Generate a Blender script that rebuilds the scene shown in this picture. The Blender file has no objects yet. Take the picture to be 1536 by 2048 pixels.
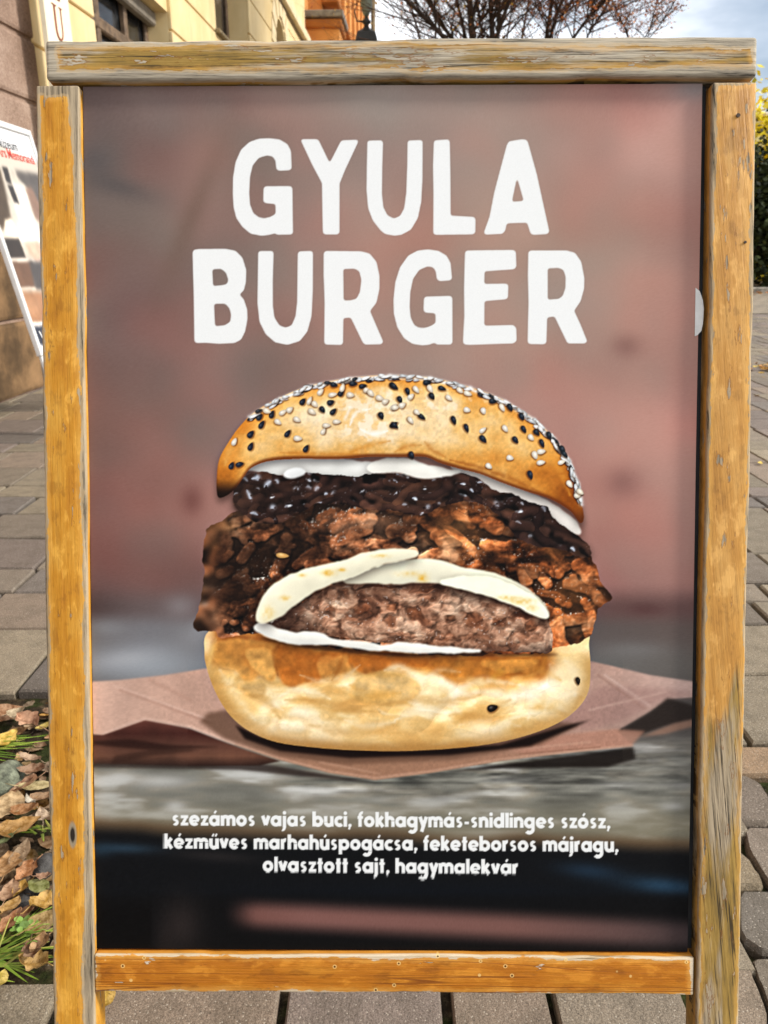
import bpy, bmesh, math, random
import numpy as np
from mathutils import Vector, Matrix

# ---------------------------------------------------------------- camera, sky, sun, exposure
scn = bpy.context.scene
CAM_H, PITCH, FPX = 1.05, math.radians(18.7), 1550.0       # metres, radians, focal length for a 1536 px wide frame
cam_d = bpy.data.cameras.new('camera'); cam = bpy.data.objects.new('camera', cam_d); scn.collection.objects.link(cam)
cam.location = (0, 0, CAM_H); cam.rotation_euler = (math.pi / 2 - PITCH, 0, 0)
cam_d.sensor_fit = 'HORIZONTAL'; cam_d.sensor_width = 36; cam_d.lens = 36 * FPX / 1536
cam_d.clip_start = .02; cam_d.clip_end = 2000
cam_d.dof.use_dof = True; cam_d.dof.focus_distance = .76; cam_d.dof.aperture_fstop = 19
scn.camera = cam

SUN_DIR = Vector((.84, -.10, .62)).normalized()             # towards the sun: from the right, soft behind thin cloud
wd = bpy.data.worlds.new('World'); scn.world = wd; wd.use_nodes = True
nt = wd.node_tree; nt.nodes.clear()
def wn(t, **k):
    n = nt.nodes.new(t)
    for a, v in k.items(): setattr(n, a, v)
    return n
w_out = wn('ShaderNodeOutputWorld'); w_bg = wn('ShaderNodeBackground'); w_bg.inputs[1].default_value = .1
w_sky = wn('ShaderNodeTexSky', sky_type='NISHITA', sun_disc=False)
w_sky.sun_elevation = math.asin(SUN_DIR.z); w_sky.sun_rotation = math.atan2(SUN_DIR.x, SUN_DIR.y)
w_tc = wn('ShaderNodeTexCoord'); w_map = wn('ShaderNodeMapping'); w_map.inputs['Scale'].default_value = (1.1, 1.1, 3.2); w_map.inputs['Location'].default_value = (.35, .1, .2)
w_n = wn('ShaderNodeTexNoise'); w_n.inputs['Scale'].default_value = 1.7; w_n.inputs['Detail'].default_value = 6; w_n.inputs['Roughness'].default_value = .55
w_r = wn('ShaderNodeValToRGB'); w_r.color_ramp.elements[0].position = .24; w_r.color_ramp.elements[1].position = .46
w_c = wn('ShaderNodeValToRGB'); e = w_c.color_ramp.elements
e[0].position = .36; e[0].color = (8.2, 9.0, 10.2, 1); e[1].position = .60; e[1].color = (15.5, 15.6, 15.8, 1)
w_mix = wn('ShaderNodeMix', data_type='RGBA')
L = nt.links.new
L(w_tc.outputs['Generated'], w_map.inputs[0]); L(w_map.outputs[0], w_n.inputs['Vector']); L(w_n.outputs[0], w_r.inputs[0]); L(w_n.outputs[0], w_c.inputs[0])
L(w_r.outputs[0], w_mix.inputs['Factor']); L(w_sky.outputs[0], w_mix.inputs['A']); L(w_c.outputs[0], w_mix.inputs['B'])
L(w_mix.outputs['Result'], w_bg.inputs[0]); L(w_bg.outputs[0], w_out.inputs[0])

sun_d = bpy.data.lights.new('sun', 'SUN'); sun_d.energy = 3.8; sun_d.angle = math.radians(9); sun_d.color = (1, .94, .85)
sun = bpy.data.objects.new('sun', sun_d); scn.collection.objects.link(sun)
sun.rotation_euler = (-SUN_DIR).to_track_quat('-Z', 'Y').to_euler()
vs = scn.view_settings; vs.view_transform = 'Standard'; vs.look = 'None'; vs.exposure = 0.18; vs.gamma = 1; vs.use_curve_mapping = False

# ---------------------------------------------------------------- helpers
COL = scn.collection
def tag(o, label=None, cat=None, group=None, kind=None):
    if label: o['label'] = label
    if cat: o['category'] = cat
    if group: o['group'] = group
    if kind: o['kind'] = kind
    return o
def empty(name, loc=(0, 0, 0), rot=(0, 0, 0)):
    o = bpy.data.objects.new(name, None); COL.objects.link(o); o.location = loc; o.rotation_euler = rot; o.empty_display_size = .1
    return o
def add(name, me, mat=None, parent=None, loc=None, rot=None):
    o = bpy.data.objects.new(name, me); COL.objects.link(o)
    if mat and not me.materials: me.materials.append(mat)
    if parent: o.parent = parent
    if loc: o.location = loc
    if rot: o.rotation_euler = rot
    return o
def bm_mesh(bm, name, smooth=False):
    me = bpy.data.meshes.new(name); bmesh.ops.recalc_face_normals(bm, faces=bm.faces); bm.to_mesh(me); bm.free()
    if smooth: me.shade_smooth()
    return me
def box(bm, x0, x1, y0, y1, z0, z1, bev=0, seg=1):
    r = bmesh.ops.create_cube(bm, size=1, matrix=Matrix.Translation(((x0 + x1) / 2, (y0 + y1) / 2, (z0 + z1) / 2)) @ Matrix.Diagonal((abs(x1 - x0), abs(y1 - y0), abs(z1 - z0), 1)))
    if bev:
        vs_ = r['verts']; ed = {e for v in vs_ for e in v.link_edges}
        bmesh.ops.bevel(bm, geom=list(ed), offset=bev, segments=seg, affect='EDGES', profile=.6)
def part_box(name, b, mat, parent, bev=0, seg=1, smooth=False):
    bm = bmesh.new(); box(bm, *b, bev, seg); return add(name, bm_mesh(bm, name, smooth), mat, parent)
def prism(bm, pts, axis, a0, a1):
    """extrude a 2-D outline along axis ('x','y','z') from a0 to a1"""
    f = {'x': lambda p, a: (a, p[0], p[1]), 'y': lambda p, a: (p[0], a, p[1]), 'z': lambda p, a: (p[0], p[1], a)}[axis]
    A = [bm.verts.new(f(p, a0)) for p in pts]; B = [bm.verts.new(f(p, a1)) for p in pts]; n = len(pts)
    bm.faces.new(A); bm.faces.new(B[::-1])
    for i in range(n): bm.faces.new((A[i], B[i], B[(i + 1) % n], A[(i + 1) % n]))
    return A + B
def tube(V, F, pts, rad, n=5):
    """append a tapered tube to vertex / face lists"""
    pts = [Vector(p) for p in pts]; b0 = len(V); up = Vector((.31, .22, .93))
    for i, p in enumerate(pts):
        t = (pts[min(i + 1, len(pts) - 1)] - pts[max(i - 1, 0)]).normalized(); a = t.cross(up)
        if a.length < 1e-3: a = t.cross(Vector((1, 0, 0)))
        a.normalize(); b = t.cross(a); r = rad[i]
        for k in range(n):
            an = 2 * math.pi * k / n; V.append(p + (a * math.cos(an) + b * math.sin(an)) * r)
    for i in range(len(pts) - 1):
        for k in range(n):
            k2 = (k + 1) % n; F.append((b0 + i * n + k, b0 + i * n + k2, b0 + (i + 1) * n + k2, b0 + (i + 1) * n + k))
    F.append(tuple(b0 + k for k in range(n))[::-1]); F.append(tuple(b0 + (len(pts) - 1) * n + k for k in range(n)))
def pymesh(name, V, F, smooth=False):
    me = bpy.data.meshes.new(name); me.from_pydata([tuple(v) for v in V], [], F); me.update()
    if smooth: me.shade_smooth()
    return me
def ray(px, py):
    cx, cy = (px - 768) / FPX, (1024 - py) / FPX
    return Vector((cx, math.cos(PITCH) + cy * math.sin(PITCH), cy * math.cos(PITCH) - math.sin(PITCH)))
def on_ground(px, py, z=0.0):
    d = ray(px, py); t = (z - CAM_H) / d.z; return Vector((0, 0, CAM_H)) + d * t
def at_dist(px, py, fwd):
    d = ray(px, py); return Vector((0, 0, CAM_H)) + d * (fwd / d.y)
def lin(c):
    r = []
    for v in c:
        v = v / 255.; r.append(v / 12.92 if v <= .04045 else ((v + .055) / 1.055) ** 2.4)
    return r

class NT:
    """small node-tree builder"""
    def __init__(s, name):
        s.m = bpy.data.materials.new(name); s.m.use_nodes = True; s.t = s.m.node_tree; s.t.nodes.clear()
        s.out = s.t.nodes.new('ShaderNodeOutputMaterial'); s.b = s.t.nodes.new('ShaderNodeBsdfPrincipled'); s.t.links.new(s.b.outputs[0], s.out.inputs[0])
    def n(s, t, **k):
        o = s.t.nodes.new(t)
        for a, v in k.items(): setattr(o, a, v)
        return o
    def set(s, sock, v):
        if isinstance(v, bpy.types.NodeSocket): s.t.links.new(v, sock)
        elif v is not None: sock.default_value = v
    def math(s, op, a, b=None, c=None, clamp=False):
        o = s.n('ShaderNodeMath', operation=op, use_clamp=clamp); s.set(o.inputs[0], a); s.set(o.inputs[1], b)
        if c is not None: s.set(o.inputs[2], c)
        return o.outputs[0]
    def coord(s, kind='Object'):
        return s.n('ShaderNodeTexCoord').outputs[kind]
    def sep(s, v):
        o = s.n('ShaderNodeSeparateXYZ'); s.set(o.inputs[0], v); return o.outputs
    def comb(s, x, y, z):
        o = s.n('ShaderNodeCombineXYZ'); s.set(o.inputs[0], x); s.set(o.inputs[1], y); s.set(o.inputs[2], z); return o.outputs[0]
    def scale(s, v, sc, loc=(0, 0, 0)):
        o = s.n('ShaderNodeMapping'); s.set(o.inputs[0], v); o.inputs['Scale'].default_value = sc; o.inputs['Location'].default_value = loc; return o.outputs[0]
    def noise(s, v, scale=5, detail=3, rough=.5, dist=0):
        o = s.n('ShaderNodeTexNoise'); s.set(o.inputs['Vector'], v); o.inputs['Scale'].default_value = scale; o.inputs['Detail'].default_value = detail; o.inputs['Roughness'].default_value = rough; o.inputs['Distortion'].default_value = dist
        return o.outputs[0]
    def voro(s, v, scale=5, feature='F1', rnd=1):
        o = s.n('ShaderNodeTexVoronoi', feature=feature); s.set(o.inputs['Vector'], v); o.inputs['Scale'].default_value = scale; o.inputs['Randomness'].default_value = rnd; return o.outputs
    def step(s, v, a, b, lo=0., hi=1.):
        o = s.n('ShaderNodeMapRange', interpolation_type='SMOOTHSTEP'); s.set(o.inputs[0], v)
        if a > b: a, b, lo, hi = b, a, hi, lo
        for i, q in enumerate((a, b, lo, hi)): o.inputs[i + 1].default_value = q
        return o.outputs[0]
    def ramp(s, v, stops, srgb=True):
        o = s.n('ShaderNodeValToRGB'); e = o.color_ramp.elements; s.set(o.inputs[0], v)
        while len(e) > len(stops): e.remove(e[-1])
        while len(e) < len(stops): e.new(.5)
        for q, (p, c) in zip(e, stops):
            q.position = p; q.color = (*(lin(c) if srgb else c), 1)
        return o.outputs[0]
    def curve(s, v, stops):
        o = s.n('ShaderNodeValToRGB'); e = o.color_ramp.elements; s.set(o.inputs[0], v)
        while len(e) < len(stops): e.new(.5)
        for q, (p, c) in zip(e, stops): q.position = p; q.color = (c, c, c, 1)
        return o.outputs[0]
    def mix(s, f, a, b, mode='MIX'):
        o = s.n('ShaderNodeMix', data_type='RGBA', blend_type=mode); s.set(o.inputs['Factor'], f)
        for k, v in (('A', a), ('B', b)):
            if isinstance(v, tuple): v = (*lin(v), 1)
            s.set(o.inputs[k], v)
        return o.outputs['Result']
    def bump(s, h, strength=.5, dist=.002):
        o = s.n('ShaderNodeBump'); s.set(o.inputs['Height'], h); o.inputs['Strength'].default_value = strength; o.inputs['Distance'].default_value = dist; s.t.links.new(o.outputs[0], s.b.inputs['Normal'])
    def fin(s, col, rough=.6, spec=.3, metal=0):
        if isinstance(col, tuple): col = (*lin(col), 1)
        s.set(s.b.inputs['Base Color'], col); s.set(s.b.inputs['Roughness'], rough); s.set(s.b.inputs['Specular IOR Level'], spec); s.set(s.b.inputs['Metallic'], metal)
        return s.m
def plain(name, c, rough=.6, spec=.3, var=.12, scale=9, bump=0., metal=0):
    t = NT(name); co = t.coord(); n = t.noise(co, scale, 5, .6)
    col = t.mix(t.step(n, .3, .7), tuple(v * (1 - var) for v in c), tuple(min(255, v * (1 + var)) for v in c))
    if bump: t.bump(t.noise(co, scale * 6, 3), bump, .004)
    return t.fin(col, rough, spec, metal)
# ---------------------------------------------------------------- printed artwork
# The print is painted on a layout grid (one cell = about 0.48 mm of the A1 sheet).
LX0, LY0, LW, LH = 150, 156, 1268, 1766

def _noise(X, Y, sx, sy, seed):
    r = np.random.RandomState(seed)
    tab = r.rand(128, 128).astype(np.float32)
    x = X / sx + 17.3; y = Y / sy + 9.1
    xi = np.floor(x).astype(np.int32); yi = np.floor(y).astype(np.int32)
    fx = (x - xi).astype(np.float32); fy = (y - yi).astype(np.float32)
    fx = fx * fx * fx * (fx * (fx * 6 - 15) + 10); fy = fy * fy * fy * (fy * (fy * 6 - 15) + 10)
    x0 = xi & 127; x1 = (xi + 1) & 127; y0 = yi & 127; y1 = (yi + 1) & 127
    a = tab[y0, x0]; b = tab[y0, x1]; c = tab[y1, x0]; d = tab[y1, x1]
    return (a + (b - a) * fx) * (1 - fy) + (c + (d - c) * fx) * fy

def _fbm(X, Y, s, octv, seed, sy=None, gain=.5):
    sy = sy or s; v = 0; amp = 1; tot = 0
    for k in range(octv):
        v = v + amp * _noise(X + 31 * k, Y + 57 * k, s, sy, seed + k); tot += amp
        amp *= gain; s /= 2.03; sy /= 2.03
    return v / tot

def _blur1(a, s, ax):
    n = a.shape[ax]
    for _ in range(3):
        r = max(1, int(round(s)))
        pad = [(0, 0)] * a.ndim; pad[ax] = (r + 1, r)
        c = np.cumsum(np.pad(a, pad, mode='edge').astype(np.float64), axis=ax)
        hi = [slice(None)] * a.ndim; lo = [slice(None)] * a.ndim
        hi[ax] = slice(2 * r + 1, 2 * r + 1 + n); lo[ax] = slice(0, n)
        a = ((c[tuple(hi)] - c[tuple(lo)]) / (2 * r + 1)).astype(np.float32)
    return a

def _blur(a, s):
    if s < .5: return a
    return _blur1(_blur1(a, s, 0), s, 1)

def _sm(e0, e1, x):
    t = np.clip((x - e0) / (e1 - e0), 0, 1); return t * t * (3 - 2 * t)

def _spline(pts, n=6):
    P = np.array(pts, float); N = len(P); out = []
    for i in range(N):
        p0, p1, p2, p3 = P[i - 1], P[i], P[(i + 1) % N], P[(i + 2) % N]
        for k in range(n):
            t = k / n
            out.append(.5 * ((2 * p1) + (-p0 + p2) * t + (2 * p0 - 5 * p1 + 4 * p2 - p3) * t * t + (-p0 + 3 * p1 - 3 * p2 + p3) * t ** 3))
    return np.array(out)

def _poly(pts_list, x0, y0, w, h, ss=4):
    """coverage mask of (holed) polygons, even-odd, on a w x h window"""
    m = np.zeros((h, w + 2), np.float32)
    edges = []
    for pts in pts_list:
        P = np.array(pts, float) - (x0, y0); Q = np.roll(P, -1, 0)
        edges.append(np.concatenate([P, Q], 1))
    E = np.concatenate(edges); E = E[np.abs(E[:, 1] - E[:, 3]) > 1e-9]
    ylo = np.minimum(E[:, 1], E[:, 3]); yhi = np.maximum(E[:, 1], E[:, 3])
    for r in range(max(0, int(ylo.min())), min(h, int(yhi.max()) + 2)):
        for s in range(ss):
            y = r + (s + .5) / ss - .5
            k = (ylo <= y) & (yhi > y)
            if not k.any(): continue
            e = E[k]; xs = np.sort(e[:, 0] + (y - e[:, 1]) / (e[:, 3] - e[:, 1]) * (e[:, 2] - e[:, 0])) + .5
            for a, b in zip(xs[0::2], xs[1::2]):
                a = min(max(a, 0), w); b = min(max(b, 0), w)
                if b <= a: continue
                ia, ib = int(a), int(b)
                if ia == ib: m[r, ia] += (b - a) / ss
                else:
                    m[r, ia] += (ia + 1 - a) / ss; m[r, ia + 1:ib] += 1 / ss; m[r, ib] += (b - ib) / ss
    return np.clip(m[:, :w], 0, 1)

def _mix(a, b, t):
    return a + (np.asarray(b, np.float32) - a) * t[..., None]

def _ramp(v, stops):
    p = [s[0] for s in stops]; c = np.array([s[1] for s in stops], np.float32)
    return np.stack([np.interp(v, p, c[:, k]) for k in range(3)], -1).astype(np.float32)

HEAD = {  # hand-drawn capitals: outline, then holes (tracing scale 3.657 per cell)
 'G1': ((615,97),(690,105),(750,140),(775,190),(780,320),(770,330),(690,335),(668,325),(662,260),(640,230),(600,222),(540,240),(495,295),(475,380),(470,500),(475,580),(500,645),(540,675),(580,683),(625,672),(663,650),(662,578),(590,572),(572,560),(575,460),(585,448),(770,447),(785,455),(790,795),(780,801),(668,803),(664,790),(620,803),(560,810),(480,795),(420,745),(375,680),(355,600),(350,500),(352,380),(370,270),(410,180),(470,125),(540,100)),
 'Y': ((845,108),(855,103),(965,103),(978,112),(1058,278),(1140,118),(1150,112),(1262,107),(1268,120),(1170,330),(1130,430),(1130,790),(1120,800),(1020,800),(1008,790),(1002,425),(930,290)),
 'U1': ((1335,115),(1440,112),(1448,125),(1443,300),(1440,500),(1450,600),(1480,660),(1528,685),(1573,665),(1603,610),(1618,500),(1626,300),(1628,120),(1638,113),(1733,110),(1738,120),(1736,400),(1728,560),(1703,680),(1653,765),(1583,803),(1533,810),(1463,797),(1430,770),(1375,700),(1340,610),(1328,480),(1330,300),(1334,120)),
 'B': ((55,930),(65,912),(100,907),(300,906),(370,920),(420,970),(448,1060),(445,1150),(430,1210),(398,1240),(430,1275),(455,1350),(457,1420),(440,1510),(410,1570),(360,1595),(250,1600),(150,1593),(80,1595),(68,1580),(65,1300),(60,1100)),
 'B_1': ((200,1055),(265,1052),(300,1080),(316,1130),(310,1160),(285,1170),(205,1178)), 'B_2': ((212,1308),(295,1307),(325,1340),(338,1390),(330,1440),(290,1465),(220,1472)),
 'U2': ((535,930),(545,922),(640,921),(648,932),(642,1150),(643,1330),(655,1410),(690,1465),(735,1483),(780,1465),(808,1400),(820,1300),(825,935),(835,924),(930,921),(936,935),(935,1200),(925,1400),(895,1510),(840,1580),(750,1608),(660,1590),(590,1530),(545,1440),(530,1300),(533,1100)),
 'R1': ((1015,930),(1030,921),(1290,924),(1350,940),(1400,1000),(1422,1100),(1422,1200),(1400,1300),(1353,1360),(1400,1470),(1450,1585),(1440,1603),(1315,1606),(1300,1590),(1212,1408),(1158,1412),(1155,1600),(1145,1609),(1030,1606),(1018,1595),(1022,1300),(1014,1100)),
 'R1_1': ((1157,1053),(1240,1050),(1275,1070),(1290,1130),(1280,1220),(1255,1270),(1215,1282),(1160,1284)),
 '>L': ((362,112),(465,106),(473,115),(478,350),(480,663),(650,672),(662,685),(660,790),(645,800),(365,803),(353,795),(355,500),(352,300),(357,125)),
 '>A': ((905,120),(1000,104),(1035,108),(1045,125),(1110,360),(1160,590),(1202,780),(1190,797),(1085,804),(1065,795),(1040,715),(965,716),(890,720),(880,770),(862,795),(735,802),(722,790),(765,670),(800,490),(850,300),(890,150)),
 '>A_1': ((965,380),(1015,555),(928,562)),
 '>G2': ((315,910),(390,920),(450,955),(480,1010),(490,1125),(480,1136),(400,1142),(380,1130),(370,1065),(350,1040),(310,1034),(250,1060),(205,1125),(185,1220),(180,1330),(188,1410),(215,1465),(250,1483),(290,1485),(335,1470),(370,1448),(370,1378),(295,1372),(282,1360),(285,1265),(295,1255),(480,1250),(492,1260),(493,1595),(485,1605),(372,1605),(368,1590),(320,1608),(270,1612),(200,1600),(140,1560),(90,1480),(65,1380),(62,1280),(75,1150),(110,1040),(170,955),(240,918)),
 '>E': ((585,930),(595,918),(940,914),(957,925),(960,1040),(945,1055),(728,1070),(725,1162),(890,1160),(902,1170),(898,1270),(880,1275),(727,1288),(726,1468),(940,1463),(960,1485),(963,1580),(940,1597),(620,1608),(580,1605),(570,1590),(580,1400),(578,1200)),
 '>R2': ((1048,930),(1060,918),(1330,918),(1390,935),(1435,1000),(1458,1120),(1455,1200),(1430,1290),(1383,1358),(1430,1460),(1480,1585),(1465,1597),(1335,1597),(1240,1400),(1186,1407),(1180,1595),(1165,1604),(1055,1602),(1043,1590),(1050,1300),(1045,1100)),
 '>R2_1': ((1190,1048),(1270,1045),(1305,1060),(1322,1110),(1320,1190),(1300,1250),(1270,1272),(1190,1278)),
}

# bold geometric lower case, x-height 1: ('l',x0,y0,x1,y1[,w]) strokes, ('a',cx,cy,r,a0,a1[,w]) arcs in degrees
_O = lambda cx: ('a', cx, .5, .36, 0, 360)
GLY = {
 'o': (1.08, [_O(.52)]), 'a': (1.10, [_O(.51), ('l', .88, 0, .88, 1)]), 'b': (1.10, [('l', .17, 0, .17, 1.44), _O(.55)]),
 'd': (1.10, [_O(.51), ('l', .88, 0, .88, 1.44)]), 'p': (1.10, [('l', .17, -.42, .17, 1), _O(.55)]),
 'g': (1.10, [_O(.51), ('l', .88, -.1, .88, 1), ('a', .52, -.1, .36, -140, 0)]),
 'e': (1.06, [('a', .52, .5, .36, 0, 318), ('l', .2, .47, .97, .47, .2)]), 'c': (.86, [('a', .52, .5, .36, 48, 312)]),
 's': (.80, [('a', .40, .70, .165, 35, 270, .30), ('a', .38, .30, .165, -145, 90, .30), ]),
 'z': (.82, [('l', .04, .855, .78, .855, .29), ('l', .60, .86, .22, .14, .30), ('l', .04, .145, .80, .145, .29)]),
 'm': (1.50, [('l', .17, 0, .17, 1), ('a', .46, .6, .28, 0, 180), ('l', .74, 0, .74, .6), ('a', 1.03, .6, .28, 0, 180), ('l', 1.31, 0, 1.31, .6)]),
 'n': (.98, [('l', .17, 0, .17, 1), ('a', .48, .57, .31, 0, 180), ('l', .79, 0, .79, .57)]),
 'h': (.98, [('l', .17, 0, .17, 1.44), ('a', .48, .57, .31, 0, 180), ('l', .79, 0, .79, .57)]),
 'u': (.98, [('l', .17, .43, .17, 1), ('a', .48, .43, .31, 180, 360), ('l', .79, 0, .79, 1)]),
 'v': (.90, [('l', .14, 1, .45, .1), ('l', .76, 1, .45, .1)]), 'y': (.90, [('l', .14, 1, .46, .12), ('l', .78, 1, .3, -.44)]),
 'j': (.42, [('l', .2, -.15, .2, 1), ('a', .0, -.15, .2, -100, 0, .26), ('l', .2, 1.29, .2, 1.30, .36)]),
 'i': (.38, [('l', .18, 0, .18, 1), ('l', .18, 1.29, .18, 1.30, .36)]), 'l': (.36, [('l', .18, 0, .18, 1.44)]),
 't': (.62, [('l', .30, 0, .30, 1.34), ('l', .03, .88, .57, .88, .25)]),
 'f': (.60, [('l', .26, 0, .26, 1.12), ('a', .48, 1.12, .22, 75, 180, .27), ('l', .0, .88, .56, .88, .25)]),
 'k': (.90, [('l', .17, 0, .17, 1.44), ('l', .3, .48, .72, 1), ('l', .34, .56, .76, 0)]),
 'r': (.64, [('l', .17, 0, .17, 1), ('a', .48, .57, .31, 80, 180)]), ',': (.40, [('l', .2, .12, .2, .13, .34), ('l', .22, .1, .1, -.26, .2)]),
 '-': (.58, [('l', .06, .43, .50, .43, .24)]), ' ': (.50, []),
}
GLY = {k: (a + (.06 if k != ' ' else 0), p) for k, (a, p) in GLY.items()}
ACC = {'á': ('a', 1), 'é': ('e', 1), 'ó': ('o', 1), 'ú': ('u', 1), 'ű': ('u', 2)}

def _text_line(cov, s, xl, xr, bl, br, xh=20.9):
    adv = sum(GLY[ACC.get(c, (c,))[0]][0] for c in s)
    ux = (xr - xl) / adv; x = xl; wd = .36
    for ch in s:
        base, acc = ACC.get(ch, (ch, 0)); a, pr = GLY[base]; pr = list(pr)
        mid = a * .5
        if acc == 1: pr.append(('l', mid - .06, 1.18, mid + .12, 1.44, .2))
        if acc == 2: pr += [('l', mid - .2, 1.18, mid - .05, 1.44, .18), ('l', mid + .1, 1.18, mid + .25, 1.44, .18)]
        if pr:
            yb = bl + (br - bl) * (x - xl) / (xr - xl)
            wx0 = int(x - 12) - LX0; wx1 = int(x + a * ux + 12) - LX0; wy0 = int(yb - 40) - LY0; wy1 = int(yb + 18) - LY0
            yy, xx = np.mgrid[wy0:wy1, wx0:wx1]
            U = (xx + LX0 - x) / ux; V = -(yy + LY0 - yb) / xh; U = U - .03
            D = np.full(U.shape, 9., np.float32)
            for p in pr:
                if p[0] == 'l':
                    w = (p[5] if len(p) > 5 else wd) / 2
                    dx, dy = p[3] - p[1], p[4] - p[2]; L = max(1e-6, math.hypot(dx, dy)); dx /= L; dy /= L
                    t = (U - p[1]) * dx + (V - p[2]) * dy; n = np.abs((U - p[1]) * dy - (V - p[2]) * dx)
                    if L < .05: d = np.hypot(U - p[1], V - p[2]) - w
                    else: d = np.maximum(n - w, np.maximum(-t, t - L))
                else:
                    w = (p[6] if len(p) > 6 else wd) / 2
                    dx, dy = U - p[1], V - p[2]; r = np.hypot(dx, dy); d = np.abs(r - p[3]) - w
                    if p[5] - p[4] < 360:
                        an = (np.degrees(np.arctan2(dy, dx)) - p[4]) % 360; sp = p[5] - p[4]
                        o = np.minimum(np.abs(an - sp), np.abs(360 - an))
                        d = np.where(an <= sp, d, np.maximum(d, np.where(o < 90, r * np.sin(np.radians(np.minimum(o, 90))), 9)))
                D = np.minimum(D, d)
            c = np.clip(.5 - D * xh, 0, 1)
            cov[wy0:wy1, wx0:wx1] = np.maximum(cov[wy0:wy1, wx0:wx1], c)
        x += a * ux

def paint_poster():
    """returns a LH x LW x 3 array of sRGB values 0..255"""
    Yg, Xg = np.mgrid[LY0:LY0 + LH:2, LX0:LX0 + LW:2].astype(np.float32)      # backdrop at half detail
    # --- blurred wall: colours on a coarse control grid
    gx = [150, 300, 450, 620, 800, 1000, 1200, 1420]
    gy = [156, 300, 480, 660, 850, 1020, 1160, 1215, 1260, 1330, 1400]
    G = np.array([
     [(112,96,94),(134,112,108),(140,116,110),(146,134,126),(158,144,136),(164,142,132),(166,124,116),(176,136,128)],
     [(108,94,92),(118,102,98),(136,114,106),(150,124,116),(160,136,128),(166,142,132),(174,140,130),(182,142,132)],
     [(114,94,90),(120,100,94),(126,106,100),(146,120,112),(164,130,118),(168,134,120),(164,138,126),(170,128,118)],
     [(112,88,84),(118,94,90),(130,108,102),(140,114,106),(148,124,114),(162,134,122),(172,134,122),(170,132,122)],
     [(112,86,80),(124,96,90),(134,106,100),(144,112,104),(154,120,112),(170,134,124),(176,138,128),(182,134,124)],
     [(114,86,82),(128,96,90),(150,112,104),(160,120,110),(160,120,110),(170,128,118),(172,128,118),(176,130,120)],
     [(98,72,70),(112,84,80),(120,90,86),(120,90,86),(120,90,86),(130,96,90),(150,108,102),(160,116,108)],
     [(72,56,54),(100,86,84),(100,80,78),(100,80,78),(100,80,78),(100,80,78),(98,72,68),(104,76,72)],
     [(104,98,96),(118,116,118),(110,106,106),(100,90,90),(96,86,84),(92,84,80),(92,82,78),(100,86,80)],
     [(126,126,128),(148,152,156),(120,120,122),(110,104,102),(100,94,92),(98,92,88),(102,98,94),(100,94,88)],
     [(84,80,78),(100,96,94),(110,96,92),(110,100,96),(100,94,92),(88,84,80),(84,78,74),(82,76,72)]], np.float32)
    def interp_grid(gxs, gys, GG):
        # smooth (cosine) bilinear
        fx = np.interp(np.arange(LX0, LX0 + LW, 2), gxs, np.arange(len(gxs))); fy = np.interp(np.arange(LY0, LY0 + LH, 2), gys, np.arange(len(gys)))
        ix = np.minimum(fx.astype(int), len(gxs) - 2); iy = np.minimum(fy.astype(int), len(gys) - 2)
        tx = (fx - ix); ty = (fy - iy); tx = tx * tx * (3 - 2 * tx); ty = ty * ty * (3 - 2 * ty)
        A = GG[iy][:, ix]; B = GG[iy][:, ix + 1]; C = GG[iy + 1][:, ix]; D = GG[iy + 1][:, ix + 1]
        tx = tx[None, :, None]; ty = ty[:, None, None]
        return ((A * (1 - tx) + B * tx) * (1 - ty) + (C * (1 - tx) + D * tx) * ty).astype(np.float32)
    img = interp_grid(gx, gy, G)
    up = _sm(1230, 1130, Yg)
    n1 = _blur(_fbm(Xg, Yg, 150, 2, 11), 6); n2 = _blur(_fbm(Xg, Yg, 110, 2, 23), 6)
    img += up[..., None] * np.array([5, 0, -3], np.float32)
    img *= (1 + (n1 - .5) * .22 * up)[..., None]
    img += ((n2 - .5) * up)[..., None] * np.array([20, -4, -6], np.float32)
    img = _mix(img, (148, 136, 124), _blur(_sm(.52, .72, _fbm(Xg, Yg, 95, 2, 77)), 8) * up * .22)      # greyer mortar stains
    img = _mix(img, (184, 136, 120), _blur(_sm(.54, .74, _fbm(Xg, Yg, 100, 2, 78)), 8) * up * .34 * _sm(500, 1000, Xg))
    def spot(cx, cy, rx, ry, col, k, ang=0):
        nonlocal img
        ca, sa = math.cos(math.radians(ang)), math.sin(math.radians(ang))
        u = ((Xg - cx) * ca + (Yg - cy) * sa) / rx; v = (-(Xg - cx) * sa + (Yg - cy) * ca) / ry
        img = _mix(img, col, np.exp(-(u * u + v * v) * 1.2) * k)
    spot(235, 372, 78, 24, (88, 82, 80), .75, 18); spot(185, 318, 40, 30, (84, 80, 80), .55, 30)
    spot(380, 440, 24, 150, (112, 90, 78), .6, 22); spot(250, 600, 60, 120, (104, 80, 78), .35, 20)
    spot(1252, 692, 34, 26, (126, 88, 80), .6); spot(1246, 965, 40, 36, (124, 86, 80), .6); spot(383, 1000, 26, 34, (108, 66, 60), .7)
    spot(1120, 600, 70, 60, (150, 140, 130), .5); spot(930, 560, 60, 70, (142, 132, 122), .5); spot(600, 420, 40, 60, (136, 122, 114), .3)
    spot(1392, 176, 60, 28, (132, 130, 128), .7); spot(800, 210, 120, 60, (154, 144, 134), .5); spot(1310, 560, 80, 40, (186, 134, 118), .5)
    spot(360, 1212, 36, 26, (136, 128, 128), .7); spot(250, 1318, 66, 20, (176, 176, 178), .6, -6); spot(390, 1270, 40, 26, (150, 150, 152), .5); spot(215, 1255, 40, 20, (140, 140, 142), .5)
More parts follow.
